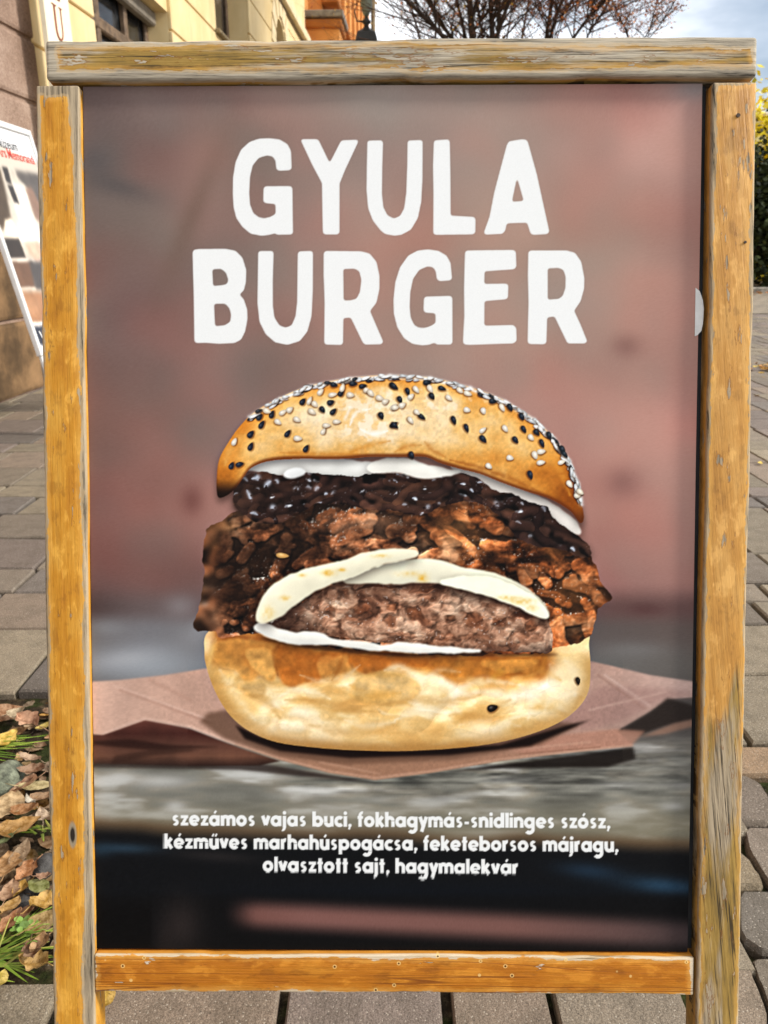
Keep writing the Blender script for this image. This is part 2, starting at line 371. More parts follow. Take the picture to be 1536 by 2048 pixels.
    spot(1290, 1218, 40, 14, (84, 54, 52), .7); spot(1270, 1300, 70, 18, (124, 122, 120), .5)
    # --- table plank, black apron, blurred bar
    tb = _sm(1440, 1520, Yg)
    wood = _ramp(_fbm(Xg, Yg, 130, 4, 41, 22), [(0, (84, 82, 74)), (.42, (120, 118, 108)), (.55, (132, 126, 112)), (.72, (182, 180, 172)), (1, (206, 204, 198))])
    fine = _fbm(Xg + 9 * _noise(Xg, Yg, 40, 20, 3), Yg, 60, 4, 47, 6)
    wood *= (1 + (fine - .5) * 1.5 * _sm(420, 800, Xg) * _sm(1640, 1540, Yg))[..., None]
    wood = _mix(wood, (126, 118, 94), _sm(1580, 1660, Yg) * .55)
    wood = _mix(wood, (96, 94, 90), _sm(900, 1350, Xg) * .35 * _sm(1600, 1520, Yg))
    img = _mix(img, wood, tb)
    for (cx, cy, rx, ry, k) in [(320, 1562, 70, 14, .7), (240, 1550, 40, 10, .5), (350, 1612, 24, 12, .7), (530, 1552, 50, 9, .6), (600, 1590, 60, 9, .35), (1010, 1560, 70, 8, .3), (660, 1620, 60, 12, .35), (1345, 1612, 30, 9, .55), (1240, 1570, 60, 7, .4), (850, 1612, 50, 9, .3), (1360, 1570, 40, 6, .4), (760, 1600, 40, 8, .3)]:
        spot(cx, cy, rx, ry, (204, 202, 196), k)
    sl = Yg - (Xg - 180) * .036                      # the plank's front edge runs slightly down to the right
    nz = (_fbm(Xg, Yg, 160, 2, 51) - .5) * 16
    img = _mix(img, (92, 70, 48), _sm(1626, 1652, sl + nz) * .85)
    img = _mix(img, (15, 16, 18), _sm(1642, 1676, sl + nz))
    blk = _sm(1642, 1676, sl + nz)
    spot(250, 1696, 70, 11, (44, 66, 82), .75, 2); spot(200, 1700, 30, 16, (40, 64, 82), .5); spot(1330, 1772, 90, 18, (46, 80, 106), .8, 5); spot(1180, 1742, 70, 18, (36, 60, 82), .6, 6)
    spot(430, 1712, 90, 12, (52, 46, 44), .5, 4); spot(900, 1790, 500, 30, (12, 18, 26), .5)
    blk2 = _sm(1780, 1800, Yg) ; img = _mix(img, (12, 11, 11), blk2 * .55)
    t = np.clip((Xg - 480) / 910, 0, 1); cy = 1828 + t * 42; hw = 27 + t * 2
    bar = _sm(1.55, .15, np.abs(Yg - cy) / hw) * _sm(440, 520, Xg - 6 * np.abs(Yg - cy) / hw)
    img = _mix(img, _ramp(t, [(0, (118, 78, 70)), (.15, (132, 90, 82)), (.6, (124, 86, 78)), (.85, (96, 72, 68)), (1, (62, 52, 52))]), bar * .95)
    spot(362, 1850, 46, 60, (44, 37, 35), .85); spot(330, 1880, 20, 40, (40, 34, 32), .5)
    img = _mix(img, (10, 9, 9), _sm(306, 300, Xg) * _sm(1790, 1830, Yg) * .7)
    # --- butcher paper
    full = _blur(np.repeat(np.repeat(img, 2, 0), 2, 1), 1); PY0, PH = 1312, 290
    img = full[PY0 - LY0:PY0 - LY0 + PH].copy(); Yg, Xg = np.mgrid[PY0:PY0 + PH, LX0:LX0 + LW].astype(np.float32)
    P = lambda pts, sp=True: _poly([pts], LX0, PY0, LW, PH)
    pn = _fbm(Xg, Yg, 70, 4, 61)
    back = _blur(P([(140, 1366), (240, 1360), (330, 1350), (430, 1334), (700, 1330), (1180, 1322), (1216, 1330), (1300, 1350), (1420, 1368), (1420, 1392), (1340, 1398), (1290, 1430), (1235, 1462), (1268, 1492), (1130, 1506), (1000, 1522), (860, 1546), (750, 1560), (660, 1546), (560, 1520), (470, 1490), (380, 1456), (290, 1440), (205, 1470), (140, 1464)], False), 0.90)
    # edge blur grows to the rear
    pc = _ramp(np.clip((Xg - 180) / 1210, 0, 1), [(0, (208, 170, 150)), (.2, (194, 154, 134)), (.45, (160, 118, 94)), (.75, (168, 130, 112)), (1, (192, 162, 150))])
    pc = pc * (1 + (pn - .5) * .2)[..., None]
    pc = _mix(pc, (156, 114, 88), _sm(1470, 1530, Yg) * .8)
    low = _blur(P([(150, 1474), (205, 1468), (290, 1438), (380, 1458), (480, 1496), (560, 1522), (520, 1531), (380, 1532), (150, 1526)], False), 0.90)
    lc = _ramp(np.clip((Yg - 1440) / 90, 0, 1), [(0, (98, 54, 44)), (.3, (66, 34, 28)), (.55, (92, 58, 46)), (.8, (104, 68, 52)), (1, (52, 34, 28))])
    img = _mix(img, (30, 24, 20), _blur(P([(860, 1548), (1266, 1494), (1272, 1518), (1215, 1534), (1010, 1536)], False), 1.50) * .95)
    img = _mix(img, (40, 30, 26), _blur(P([(150, 1500), (480, 1520), (760, 1566), (600, 1552), (480, 1540), (150, 1534)], False), 2.50) * .8)
    img = _mix(img, lc * (1 + (pn - .5) * .5)[..., None], low)
    img = _mix(img, (36, 18, 14), _blur(P([(150, 1484), (260, 1478), (340, 1490), (440, 1494), (300, 1500), (210, 1492)], False), 1.50) * .8)
    img = _mix(img, (44, 26, 20), _blur(P([(230, 1512), (330, 1494), (400, 1500), (300, 1512), (220, 1530)], False), 1.50) * .6)
    img = _mix(img, pc, back)
    img = _mix(img, (150, 112, 104), _blur(P([(1200, 1372), (1300, 1376), (1420, 1388), (1330, 1398), (1250, 1440), (1180, 1460), (1120, 1450)], False), 5.00) * .5)
    img = _mix(img, (40, 32, 28), _blur(P([(1236, 1462), (1300, 1424), (1335, 1396), (1420, 1420), (1420, 1432), (1330, 1452), (1280, 1470)], False), 1.75) * .95)
    img = _mix(img, (176, 126, 104), _blur(P([(1120, 1470), (1230, 1458), (1290, 1462), (1262, 1492), (1050, 1508), (1000, 1496)], False), 2.00) * .8)
    img = _mix(img, (150, 112, 92), _blur(P([(1280, 1474), (1350, 1446), (1420, 1432), (1420, 1444), (1330, 1468)], False), 1.50) * .8)
    img = _mix(img, (206, 164, 138), _blur(P([(470, 1489), (560, 1519), (660, 1545), (750, 1559), (860, 1545), (1000, 1521), (1266, 1491), (1266, 1488), (1000, 1516), (860, 1540), (750, 1553), (660, 1540), (560, 1514), (470, 1485)], False), 1) * .45)
    img = _mix(img, (226, 190, 170), _blur(P([(205, 1470), (290, 1440), (380, 1456), (470, 1490), (470, 1484), (380, 1450), (290, 1434), (205, 1464)], False), 1) * .5)
    for (x0, y0, x1, y1, w, col, k) in [(230, 1372, 420, 1440, 3, (226, 190, 172), .4), (240, 1380, 424, 1447, 3, (158, 116, 98), .35), (300, 1360, 380, 1400, 4, (170, 128, 110), .3), (1210, 1350, 1300, 1412, 3, (214, 184, 170), .4), (1196, 1350, 1290, 1418, 3, (140, 104, 90), .35), (1180, 1420, 1330, 1384, 3, (206, 172, 156), .35), (640, 1524, 760, 1548, 3, (186, 144, 118), .4), (860, 1520, 960, 1504, 3, (190, 148, 120), .4), (600, 1512, 700, 1530, 3, (120, 82, 62), .35), (1020, 1500, 1180, 1484, 3, (196, 154, 130), .4), (1040, 1508, 1200, 1494, 2, (118, 80, 62), .3)]:
        d_ = np.array((x1 - x0, y1 - y0), float); L_ = np.hypot(*d_); d_ /= L_; t_ = np.clip((Xg - x0) * d_[0] + (Yg - y0) * d_[1], 0, L_); q_ = np.hypot(Xg - x0 - t_ * d_[0], Yg - y0 - t_ * d_[1])
        img = _mix(img, col, np.exp(-(q_ / w) ** 2) * k * back)
    img = img * (1 + (_fbm(Xg, Yg, 5, 2, 64) - .5) * .10 * back)[..., None]
    # cast shadow of the bun
    img = _mix(img, (92, 64, 48), _blur(P([(400, 1444), (415, 1426), (450, 1420), (560, 1440), (1100, 1440), (1160, 1450), (1080, 1490), (900, 1520), (700, 1528), (560, 1512), (450, 1478)], False), 3.00) * .75)
    img = _mix(img, (26, 14, 10), _blur(P([(470, 1450), (520, 1474), (640, 1494), (800, 1502), (1000, 1490), (1130, 1452), (1180, 1440), (1060, 1492), (900, 1510), (700, 1516), (560, 1502), (490, 1478)], False), 1.50) * .98)
    # ================= burger, painted on its own window
    bx, by, bw, bh = 376, 736, 870, 840
    ox, oy = bx - LX0, by - LY0
    full[PY0 - LY0:PY0 - LY0 + PH] = img; img = full
    Y, X = np.mgrid[by:by + bh, bx:bx + bw].astype(np.float32)
    B = img[oy:oy + bh, ox:ox + bw].copy()
    def pm(pts, blur=.7, sp=True, wob=0, ws=14, seed=5):
        q = _spline(pts) if sp else np.array(pts, float)
        m = _poly([q], bx, by, bw, bh, 3)
        if wob:   # ragged outline
            f = _blur(m, wob); m = _sm(.42, .58, f + (_fbm(X, Y, ws, 3, seed) - .5) * .9 * _sm(.02, .2, f) * _sm(.98, .8, f))
        return _blur(m, blur) if blur >= 1 else m
    def light(h, k, lx=-.35, ly=-.8):
        gy_, gx_ = np.gradient(h); nz_ = 1 / np.sqrt(1 + (gx_ * k) ** 2 + (gy_ * k) ** 2)
        return (gx_ * k * -lx + gy_ * k * -ly + .5) * nz_, (-gx_ * k * nz_, -gy_ * k * nz_, nz_)
    def spec(N, lx, ly, lz, p):
        L = math.sqrt(lx * lx + ly * ly + lz * lz); return np.clip((N[0] * lx + N[1] * ly + N[2] * lz) / L, 0, 1) ** p
    def stroke(pts, w, col, k, taper=True):
        nonlocal B
        q = np.array(pts, float)
        if len(q) > 2:       # open spline
            e = np.vstack([2 * q[0] - q[1], q, 2 * q[-1] - q[-2]]); o = []
            for i in range(1, len(e) - 2):
                for t in np.arange(0, 1, .2):
                    p0, p1, p2, p3 = e[i - 1], e[i], e[i + 1], e[i + 2]
                    o.append(.5 * (2 * p1 + (p2 - p0) * t + (2 * p0 - 5 * p1 + 4 * p2 - p3) * t * t + (3 * p1 - p0 - 3 * p2 + p3) * t ** 3))
            q = np.array(o + [q[-1]])
        x0, y0 = np.maximum(np.floor(q.min(0) - 3 * w).astype(int) - (bx, by), 0); x1, y1 = np.ceil(q.max(0) + 3 * w).astype(int) - (bx, by)
        xx = X[y0:y1, x0:x1]; yy = Y[y0:y1, x0:x1]; K = np.zeros_like(xx); n = len(q) - 1
        for i in range(n):
            a, b = q[i], q[i + 1]; ab = b - a; t = np.clip(((xx - a[0]) * ab[0] + (yy - a[1]) * ab[1]) / max(1e-6, ab @ ab), 0, 1)
            d = np.hypot(xx - a[0] - t * ab[0], yy - a[1] - t * ab[1]); ww = w * (math.sin(math.pi * (i + .5) / n) * .8 + .2 if taper else 1)
            K = np.maximum(K, np.exp(-(d / ww) ** 2))
        B[y0:y1, x0:x1] = _mix(B[y0:y1, x0:x1], col, K * k * (.55 + .9 * (_noise(xx, yy, 9, 6, 399))).clip(0, 1))
    def lumps(items):
        # z-buffered domes / strands: (polyline, radius, z, tone) -> height and tone maps
        H = np.full(X.shape, -1e3, np.float32); T = np.zeros(X.shape, np.float32)
        for q, r, z, tone in items:
            q = np.array(q, float)
            x0, y0 = np.maximum(np.floor(q.min(0) - r - 1).astype(int) - (bx, by), 0); x1, y1 = np.minimum(np.ceil(q.max(0) + r + 1).astype(int) - (bx, by), (bw, bh))
            if x1 - x0 < 2 or y1 - y0 < 2: continue
            xx = X[y0:y1, x0:x1]; yy = Y[y0:y1, x0:x1]; D = np.full(xx.shape, 1e9, np.float32)
            for a, b in zip(q[:-1], q[1:]):
                ab = b - a; t = np.clip(((xx - a[0]) * ab[0] + (yy - a[1]) * ab[1]) / max(1e-6, ab @ ab), 0, 1)
                D = np.minimum(D, np.hypot(xx - a[0] - t * ab[0], yy - a[1] - t * ab[1]))
            hgt = np.where(D < r, z + np.sqrt(np.clip(r * r - D * D, 0, None)), -1e3)
            W = H[y0:y1, x0:x1]; k = hgt > W; W[k] = hgt[k]; T[y0:y1, x0:x1][k] = tone
        return H, T
    # ---- lower bun
    m = pm([(418, 1262), (409, 1306), (414, 1338), (425, 1371), (443, 1407), (467, 1438), (502, 1464), (556, 1485), (640, 1496), (720, 1501), (800, 1502), (890, 1498), (980, 1488), (1056, 1470), (1116, 1446), (1156, 1416), (1177, 1382), (1181, 1338), (1178, 1292), (1172, 1262), (1100, 1230), (800, 1220), (500, 1230)])
    wx = X + 60 * (_fbm(X, Y, 90, 3, 71) - .5); wy = Y + 46 * (_fbm(X, Y, 90, 3, 72) - .5)
    fold = _fbm(wx, wy, 110, 4, 73, 46); rid = 1 - np.abs(2 * _fbm(wx, wy, 130, 3, 79, 52) - 1)
    c = _ramp(fold, [(.2, (206, 156, 86)), (.38, (226, 186, 118)), (.5, (240, 214, 160)), (.62, (250, 232, 190)), (.85, (255, 246, 222))])
    edge = 1338 + 16 * np.sin((X - 500) / 62) + 8 * np.sin(X / 23.) + 44 * (_fbm(X, Y, 60, 3, 81) - .5) + 20 * _sm(700, 1000, X) + 30 * _sm(1060, 930, X) * _sm(880, 960, X)
    toast = _sm(16, -14, Y - edge) * (1 - .85 * _sm(1085, 1135, X)) * (1 - .6 * _sm(440, 415, X))
    tc = _ramp(_fbm(X, Y, 46, 4, 83), [(.1, (128, 60, 16)), (.4, (176, 100, 34)), (.58, (206, 136, 56)), (.9, (238, 190, 112))])
    c = _mix(c, tc, toast * .92)
    c = _mix(c, (122, 58, 18), _sm(.8, .96, 1 - np.abs(2 * _fbm(X, Y, 90, 2, 85) - 1)) * toast * .55)
    rb = np.random.RandomState(17); it = []
    for k in range(95):
        cx, cy = rb.uniform(410, 1180), rb.uniform(1300, 1500); r = rb.uniform(14, 40); an = rb.normal(0, .35) - .25 * (cx - 800) / 400; L_ = r * rb.uniform(.4, 2.0); dv = np.array((math.cos(an), math.sin(an))) * L_; p = np.array((cx, cy)); bd = np.array((-dv[1], dv[0])) * rb.uniform(-.4, .4)
        it.append(([p - dv, p + bd, p + dv], r, -.72 * r + rb.uniform(0, 7), rb.rand()))
    H, T = lumps(it); H = _blur(np.maximum(H, 0), 3); crease = _sm(2.5, -5, H - _blur(H, 9))
    h = H * 1.3 + rid * 14 + 8 * _fbm(wx, wy, 40, 3, 88) + np.sqrt(np.clip(_blur(m, 30), 0, 1)) * 70
    c = c * (.95 + .10 * T)[..., None]; c = _mix(c, (200, 150, 84), crease * .42)
    d, N = light(h, .105)
    c = c * np.clip(.70 + .80 * d, .58, 1.45)[..., None]; c = _mix(c, (255, 250, 232), np.clip(spec(N, -.15, -.62, .78, 34) * .75 * _sm(1330, 1375, Y), 0, .8))
    c = _mix(c, (255, 248, 226), _sm(.88, .99, rid) * _sm(1325, 1390, Y) * _sm(1470, 1400, Y) * .42 * _sm(.35, .7, _noise(X, Y, 70, 40, 90)))
    c = _mix(c, (222, 182, 116), _sm(1420, 1500, Y) * .45); c = _mix(c, (120, 74, 30), _sm(1478, 1503, Y + (np.abs(X - 800) / 400) ** 2 * 40) * .6)
    c = _mix(c, (244, 206, 128), _sm(1092, 1135, X) * _sm(1440, 1330, Y) * .5)
    c = _mix(c, (176, 126, 62), (1 - _sm(.5, 1.0, _blur(m, 26))) * .62 * _sm(1290, 1330, Y))
    c *= (1 + (_fbm(X, Y, 4, 2, 93) - .5) * .06)[..., None]
    B = _mix(B, c, m)
    for pts, col, k in [  # crusty patches of the cut edge
      ([(424, 1290), (470, 1278), (520, 1282), (552, 1292), (556, 1330), (546, 1362), (520, 1352), (492, 1366), (470, 1340), (440, 1332)], (208, 144, 66), .8), ([(490, 1300), (540, 1300), (550, 1340), (536, 1356), (510, 1340)], (228, 176, 96), .6),
      ([(558, 1292), (640, 1302), (702, 1306), (692, 1342), (650, 1352), (612, 1366), (576, 1374), (558, 1350)], (184, 104, 36), .85), ([(640, 1316), (690, 1312), (700, 1338), (668, 1366), (640, 1352)], (216, 152, 74), .7),
      ([(706, 1308), (790, 1314), (860, 1318), (850, 1336), (790, 1330), (740, 1350), (712, 1340)], (178, 98, 32), .8), ([(860, 1318), (960, 1316), (1060, 1312), (1096, 1306), (1090, 1334), (1040, 1352), (980, 1350), (920, 1356), (880, 1346)], (194, 120, 44), .85), ([(960, 1322), (1040, 1318), (1080, 1322), (1060, 1342), (1000, 1344)], (214, 148, 66), .6),
      ([(720, 1350), (790, 1344), (840, 1370), (820, 1404), (760, 1410), (700, 1392)], (218, 166, 88), .65), ([(470, 1368), (500, 1360), (530, 1366), (528, 1390), (500, 1396)], (214, 160, 84), .6)]:
        pmk = _blur(pm(pts, 0, True, 3, 16, int(pts[0][0])), 2); B = _mix(B, np.array(col, np.float32) * (.72 + .56 * _fbm(X, Y, 16, 3, 84))[..., None], pmk * k * m); B = _mix(B, (112, 56, 18), np.clip(_blur(pmk, 4) - pmk * .9, 0, .5) * .9 * m * _sm(1380, 1330, Y))
    cr_, tn_, br_ = (255, 246, 220), (196, 146, 78), (142, 76, 24)
    for pts, w, col, k in [
      ([(560, 1392), (590, 1380), (630, 1384), (660, 1398)], 6, cr_, .75), ([(520, 1420), (540, 1408), (566, 1420)], 6, cr_, .6), ([(690, 1440), (730, 1452), (790, 1444)], 7, cr_, .6),
      ([(790, 1440), (820, 1426), (870, 1418), (900, 1424)], 8, cr_, .7), ([(905, 1400), (930, 1372), (975, 1362), (1040, 1370)], 7, cr_, .75), ([(1040, 1370), (1062, 1400), (1056, 1440)], 6, cr_, .5),
      ([(770, 1340), (800, 1334), (830, 1352)], 7, cr_, .8), ([(850, 1356), (880, 1340), (920, 1344)], 5, cr_, .5), ([(600, 1350), (640, 1362), (690, 1352), (720, 1330)], 5, cr_, .5), ([(920, 1450), (980, 1444), (1040, 1452)], 8, cr_, .45),
      ([(440, 1340), (470, 1390), (510, 1440)], 8, cr_, .4), ([(1130, 1320), (1150, 1350), (1150, 1390)], 12, cr_, .55), ([(1100, 1330), (1110, 1370), (1090, 1420)], 9, cr_, .4),
      ([(570, 1400), (620, 1398), (680, 1418), (760, 1424)], 7, tn_, .6), ([(760, 1410), (830, 1400), (900, 1404), (960, 1390)], 8, tn_, .6), ([(900, 1430), (960, 1424), (1020, 1400)], 10, tn_, .5), ([(620, 1450), (700, 1466), (800, 1466)], 9, tn_, .4),
      ([(500, 1390), (530, 1400), (560, 1436)], 7, tn_, .55), ([(700, 1370), (740, 1390), (800, 1386)], 9, (214, 156, 70), .6), ([(1060, 1350), (1090, 1344), (1120, 1360)], 9, (222, 164, 76), .55), ([(990, 1352), (1000, 1346)], 7, (226, 168, 60), .6),
      ([(560, 1286), (548, 1310), (556, 1350)], 5, br_, .75), ([(690, 1296), (680, 1330), (664, 1360)], 4, br_, .5), ([(430, 1290), (470, 1300), (520, 1296), (550, 1310)], 8, (214, 142, 62), .5), ([(590, 1312), (640, 1318), (680, 1310)], 8, (186, 98, 34), .5),
      ([(720, 1312), (780, 1318), (860, 1316), (960, 1318), (1060, 1316)], 5, (150, 78, 24), .55), ([(1010, 1350), (1040, 1346), (1076, 1330), (1086, 1310)], 4, br_, .5), ([(880, 1336), (960, 1342), (1020, 1350)], 6, (190, 118, 44), .45),
      ([(640, 1410), (660, 1380), (668, 1350)], 5, (210, 164, 96), .5), ([(432, 1278), (424, 1300), (418, 1330)], 5, (240, 196, 110), .6)]:
        stroke(pts, w * 1.25, col, k * (.55 if col == cr_ else .75))
    # ---- liver ragout
    m = pm([(480, 1022), (448, 1040), (418, 1054), (406, 1074), (404, 1110), (408, 1160), (402, 1200), (390, 1256), (430, 1262), (436, 1276), (520, 1268), (620, 1290), (900, 1310), (1080, 1306), (1110, 1296), (1160, 1284), (1188, 1260), (1194, 1215), (1222, 1202), (1224, 1194), (1204, 1160), (1190, 1128), (1176, 1106), (1120, 1060), (1050, 1010), (960, 1000), (800, 990), (600, 1000)], wob=4, ws=22, seed=101)
    wx = X + 40 * (_fbm(X, Y, 50, 3, 103) - .5); wy = Y + 40 * (_fbm(X, Y, 50, 3, 104) - .5)
    big = _fbm(wx, wy, 84, 3, 105, 62); med = _fbm(wx, wy, 26, 4, 106); fin = _fbm(X, Y, 5, 2, 107)
    warm = np.clip(.28 + .72 * _sm(800, 960, X) + .32 * _sm(560, 640, X) * _sm(1100, 1040, Y) , 0, 1) * (1 - .5 * _sm(760, 700, Y))
    v = big * .75 + med * .5 + (fin - .5) * .16 - .14
    cl = _ramp(v, [(.2, (44, 26, 17)), (.36, (84, 52, 34)), (.48, (124, 82, 56)), (.6, (160, 114, 84)), (.8, (206, 166, 132))])
    cw = _ramp(v, [(.2, (44, 20, 9)), (.34, (100, 52, 24)), (.46, (144, 80, 40)), (.6, (180, 112, 64)), (.82, (220, 166, 120))])
    c = _mix(cl, cw, np.clip(warm, 0, 1))
    rl = np.random.RandomState(41); it = []
    for k in range(260):
        cx = rl.uniform(395, 1215); cy = rl.uniform(1005, 1300); r = rl.uniform(5, 17); an = rl.normal(0, .5) + .9 * np.clip((cx - 820) / 300, -.35, 1); L = r * rl.uniform(.8, 3.4)
        p = np.array((cx, cy)); dv = np.array((math.cos(an), math.sin(an))) * L; bd = np.array((-dv[1], dv[0])) * rl.uniform(-.5, .5)
        it.append(([p - dv, p + bd, p + dv], r, rl.uniform(0, 16), rl.rand()))
    H, T = lumps(it); H = np.maximum(H, -6)
    c = c * (.72 + .50 * T)[..., None]
    H = H + med * 20 + fin * 2 + (_fbm(wx, wy, 16, 2, 113, 6) - .5) * 10
    h = _blur(H, 1); d, N = light(h, .24)
    occ = _sm(-9, 7, h - _blur(h, 9))                      # crevices between the lumps
    c = c * np.clip(.56 + .95 * d, .25, 2.0)[..., None] * (.46 + .80 * occ)[..., None]
    c = c * np.array([.98, .92, .88], np.float32)
    glz = _sm(.42, .60, _noise(X, Y, 46, 34, 110)) * (1 - .6 * _sm(520, 470, X))
    sp = spec(N, -.25, -.7, .7, 22) * _sm(.46, .72, _noise(X, Y, 3.4, 3.0, 109)) * (.25 + glz) + .8 * _sm(.80, .93, _noise(X, Y, 3.6, 3.4, 119)) * glz * _sm(.25, .6, d) * .5
    c = _mix(c, (255, 246, 232), np.clip(sp * 1.3, 0, .92))
    # dark gaps
    gap = _sm(.47, .36, _fbm(wx, wy, 60, 3, 112, 34)); c = _mix(c, (20, 11, 7), gap * .45 * (1 - .45 * _sm(880, 1000, X)))
    c = c * .94 + 5
    for (cx, cy, rx, ry, k) in [(560, 1110, 90, 26, .75), (640, 1080, 26, 34, .6), (460, 1130, 22, 60, .55), (800, 1075, 26, 60, .6), (985, 1125, 34, 26, .85), (1030, 1150, 24, 30, .7), (700, 1062, 60, 10, .5), (480, 1200, 40, 60, .5), (1060, 1070, 60, 20, .6)]:
        c = _mix(c, (22, 13, 9), np.exp(-(((X - cx) / rx) ** 2 + ((Y - cy) / ry) ** 2)) * k * .7)
    for (cx, cy, rx, ry, col, k) in [(700, 1046, 60, 22, (186, 142, 112), .45), (760, 1040, 50, 16, (170, 118, 84), .4), (445, 1052, 34, 14, (168, 112, 64), .55), (910, 1060, 46, 36, (206, 142, 82), .4), (1110, 1090, 30, 30, (190, 120, 60), .4), (1140, 1200, 40, 50, (176, 110, 54), .4), (430, 1090, 12, 18, (140, 90, 50), .5)]:
        c = _mix(c, col, np.exp(-(((X - cx) / rx) ** 2 + ((Y - cy) / ry) ** 2)) * k * (.35 + med))
    soft = _blur(c, 4); fo = np.clip(_sm(470, 415, X) + _sm(1190, 1220, X), 0, 1)      # out of focus at the sides
    c = c + (soft - c) * fo[..., None]
    B = _mix(B, c, m)
    # ---- patty
    m = pm([(540, 1256), (556, 1234), (596, 1212), (640, 1184), (700, 1160), (850, 1158), (1000, 1194), (1078, 1226), (1100, 1250), (1106, 1280), (1098, 1306), (1060, 1304), (960, 1302), (800, 1290), (640, 1270), (560, 1264)], wob=2.5, ws=14, seed=121)
    wx = X + 26 * (_fbm(X, Y, 36, 3, 123) - .5); wy = Y + 26 * (_fbm(X, Y, 36, 3, 124) - .5)
    a = _fbm(wx, wy, 44, 4, 125, 34); b = _fbm(wx, wy, 16, 3, 126); fin = _fbm(X, Y, 4.5, 2, 127)
    c = _ramp(a * .7 + b * .3 + (fin - .5) * .08, [(.25, (104, 68, 54)), (.4, (146, 106, 88)), (.52, (172, 134, 116)), (.64, (192, 160, 144)), (.85, (216, 196, 184))])
    pit = np.zeros_like(X)
    for (cx, cy, rx, ry) in [(728, 1222, 34, 24), (835, 1230, 20, 16), (898, 1240, 14, 12), (948, 1238, 24, 20), (1000, 1246, 14, 22), (780, 1214, 20, 12), (664, 1228, 14, 16), (1060, 1250, 18, 14), (690, 1186, 18, 14), (870, 1176, 50, 6), (760, 1172, 60, 5), (780, 1238, 16, 14), (1046, 1232, 30, 10)]:
        pit = np.maximum(pit, np.exp(-(((wx + 13 - 13 - cx) / rx) ** 2 + ((wy - cy) / ry) ** 2) * 1.3))
    c = _mix(c, _ramp(b, [(.2, (46, 18, 8)), (.5, (98, 48, 26)), (.8, (150, 88, 56))]), _sm(.16, .95, pit * (.25 + 1.45 * b)) * .62)
    c = _mix(c, (120, 76, 56), _sm(.52, .66, _fbm(wx, wy, 54, 3, 133, 26)) * .55)
    c = c * np.array([1.08, 1.02, .92], np.float32)
    c = _mix(c, (58, 38, 30), _sm(660, 570, X) * .75)
    it = []
    for k in range(260):
        cx = rl.uniform(545, 1110); cy = rl.uniform(1165, 1310); r = rl.uniform(4, 13); an = rl.uniform(-.5, .8); p = np.array((cx, cy)); dv = np.array((math.cos(an), math.sin(an))) * r * rl.uniform(.2, 1.8)
        it.append(([p - dv, p + dv], r, rl.uniform(0, 7), rl.rand()))
    H, T = lumps(it); H = _blur(np.maximum(H, -3), 1)
    c = c * (.92 + .16 * T)[..., None]
    h = H * .35 + a * 34 + b * 10 + fin * 1.6 + _blur(m, 14) * 34 - _sm(.3, .6, pit) * 5
    d, N = light(h, .17)
    c = c * np.clip(.52 + .85 * d, .35, 1.6)[..., None] * (.72 + .36 * _sm(-6, 4, h - _blur(h, 7)))[..., None]
    c = _mix(c, (255, 250, 244), np.clip(spec(N, -.2, -.7, .7, 24) * _sm(.45, .7, _noise(X, Y, 3.4, 3.4, 129)) * 1.2 + .35 * _sm(.84, .95, _noise(X, Y, 3.8, 3.4, 131)) * _sm(.4, .6, _noise(X, Y, 40, 24, 132)), 0, .92))
    c = _mix(c, (44, 26, 18), _sm(1198, 1168, Y - .11 * np.abs(X - 820)) * .35)
    c = _mix(c, (60, 36, 26), _sm(1284, 1310, Y) * .5)
    B = _mix(B, c, m)
    B = _mix(B, (40, 20, 10), _blur(pm([(520, 1276), (640, 1288), (800, 1306), (960, 1306), (1098, 1306), (1100, 1312), (960, 1312), (800, 1313), (620, 1297)], 0), 2) * .6)
    # ---- white sauce below and cheese
    def creamy(pts, tone, blur=1, k=.13, amp=42, r=11, shade=.6, seed=200, sp=True):
        nonlocal B
        m = _blur(pm(pts, 0, sp, 2, 26, seed + 7), 1)
        sh = np.roll(np.roll(_blur(m, 9), 7, 0), 1, 1) * (1 - m)
        B = _mix(B, (22, 12, 8), np.clip(sh * .7, 0, 1))
        h = np.sqrt(np.clip(_blur(m, r), 0, 1)) * amp + 5 * _fbm(X, Y, 34, 2, seed)
        d, N = light(h, k)
        c = np.ones(B.shape, np.float32) * np.array(tone, np.float32) * np.clip((1 - shade) + 1.25 * shade * d + .24, .6, 1.08)[..., None]
        c *= (1 + (_fbm(X, Y, 30, 2, seed + 3) - .5) * .08)[..., None]
        c = _mix(c, (255, 255, 250), np.clip(spec(N, -.2, -.8, .55, 18) * .6, 0, 1))
        B = _mix(B, np.clip(c, 0, 255), m); return m
    creamy([(508, 1258), (520, 1246), (540, 1247), (556, 1258), (590, 1264), (640, 1266), (668, 1278), (720, 1281), (764, 1290), (800, 1284), (860, 1290), (930, 1298), (968, 1302), (900, 1306), (820, 1306), (740, 1300), (660, 1290), (590, 1288), (540, 1276)], (238, 234, 222), seed=210)
    m1 = creamy([(684, 1160), (720, 1142), (770, 1128), (830, 1118), (880, 1120), (930, 1134), (990, 1148), (1040, 1168), (1080, 1196), (1098, 1224), (1096, 1238), (1076, 1234), (1030, 1210), (980, 1194), (920, 1178), (860, 1166), (790, 1168), (720, 1168)], (242, 236, 208), seed=220)
    creamy([(880, 1165), (930, 1152), (990, 1156), (1045, 1180), (1084, 1206), (1099, 1232), (1080, 1236), (1030, 1212), (960, 1188)], (244, 238, 212), seed=225, shade=.4)
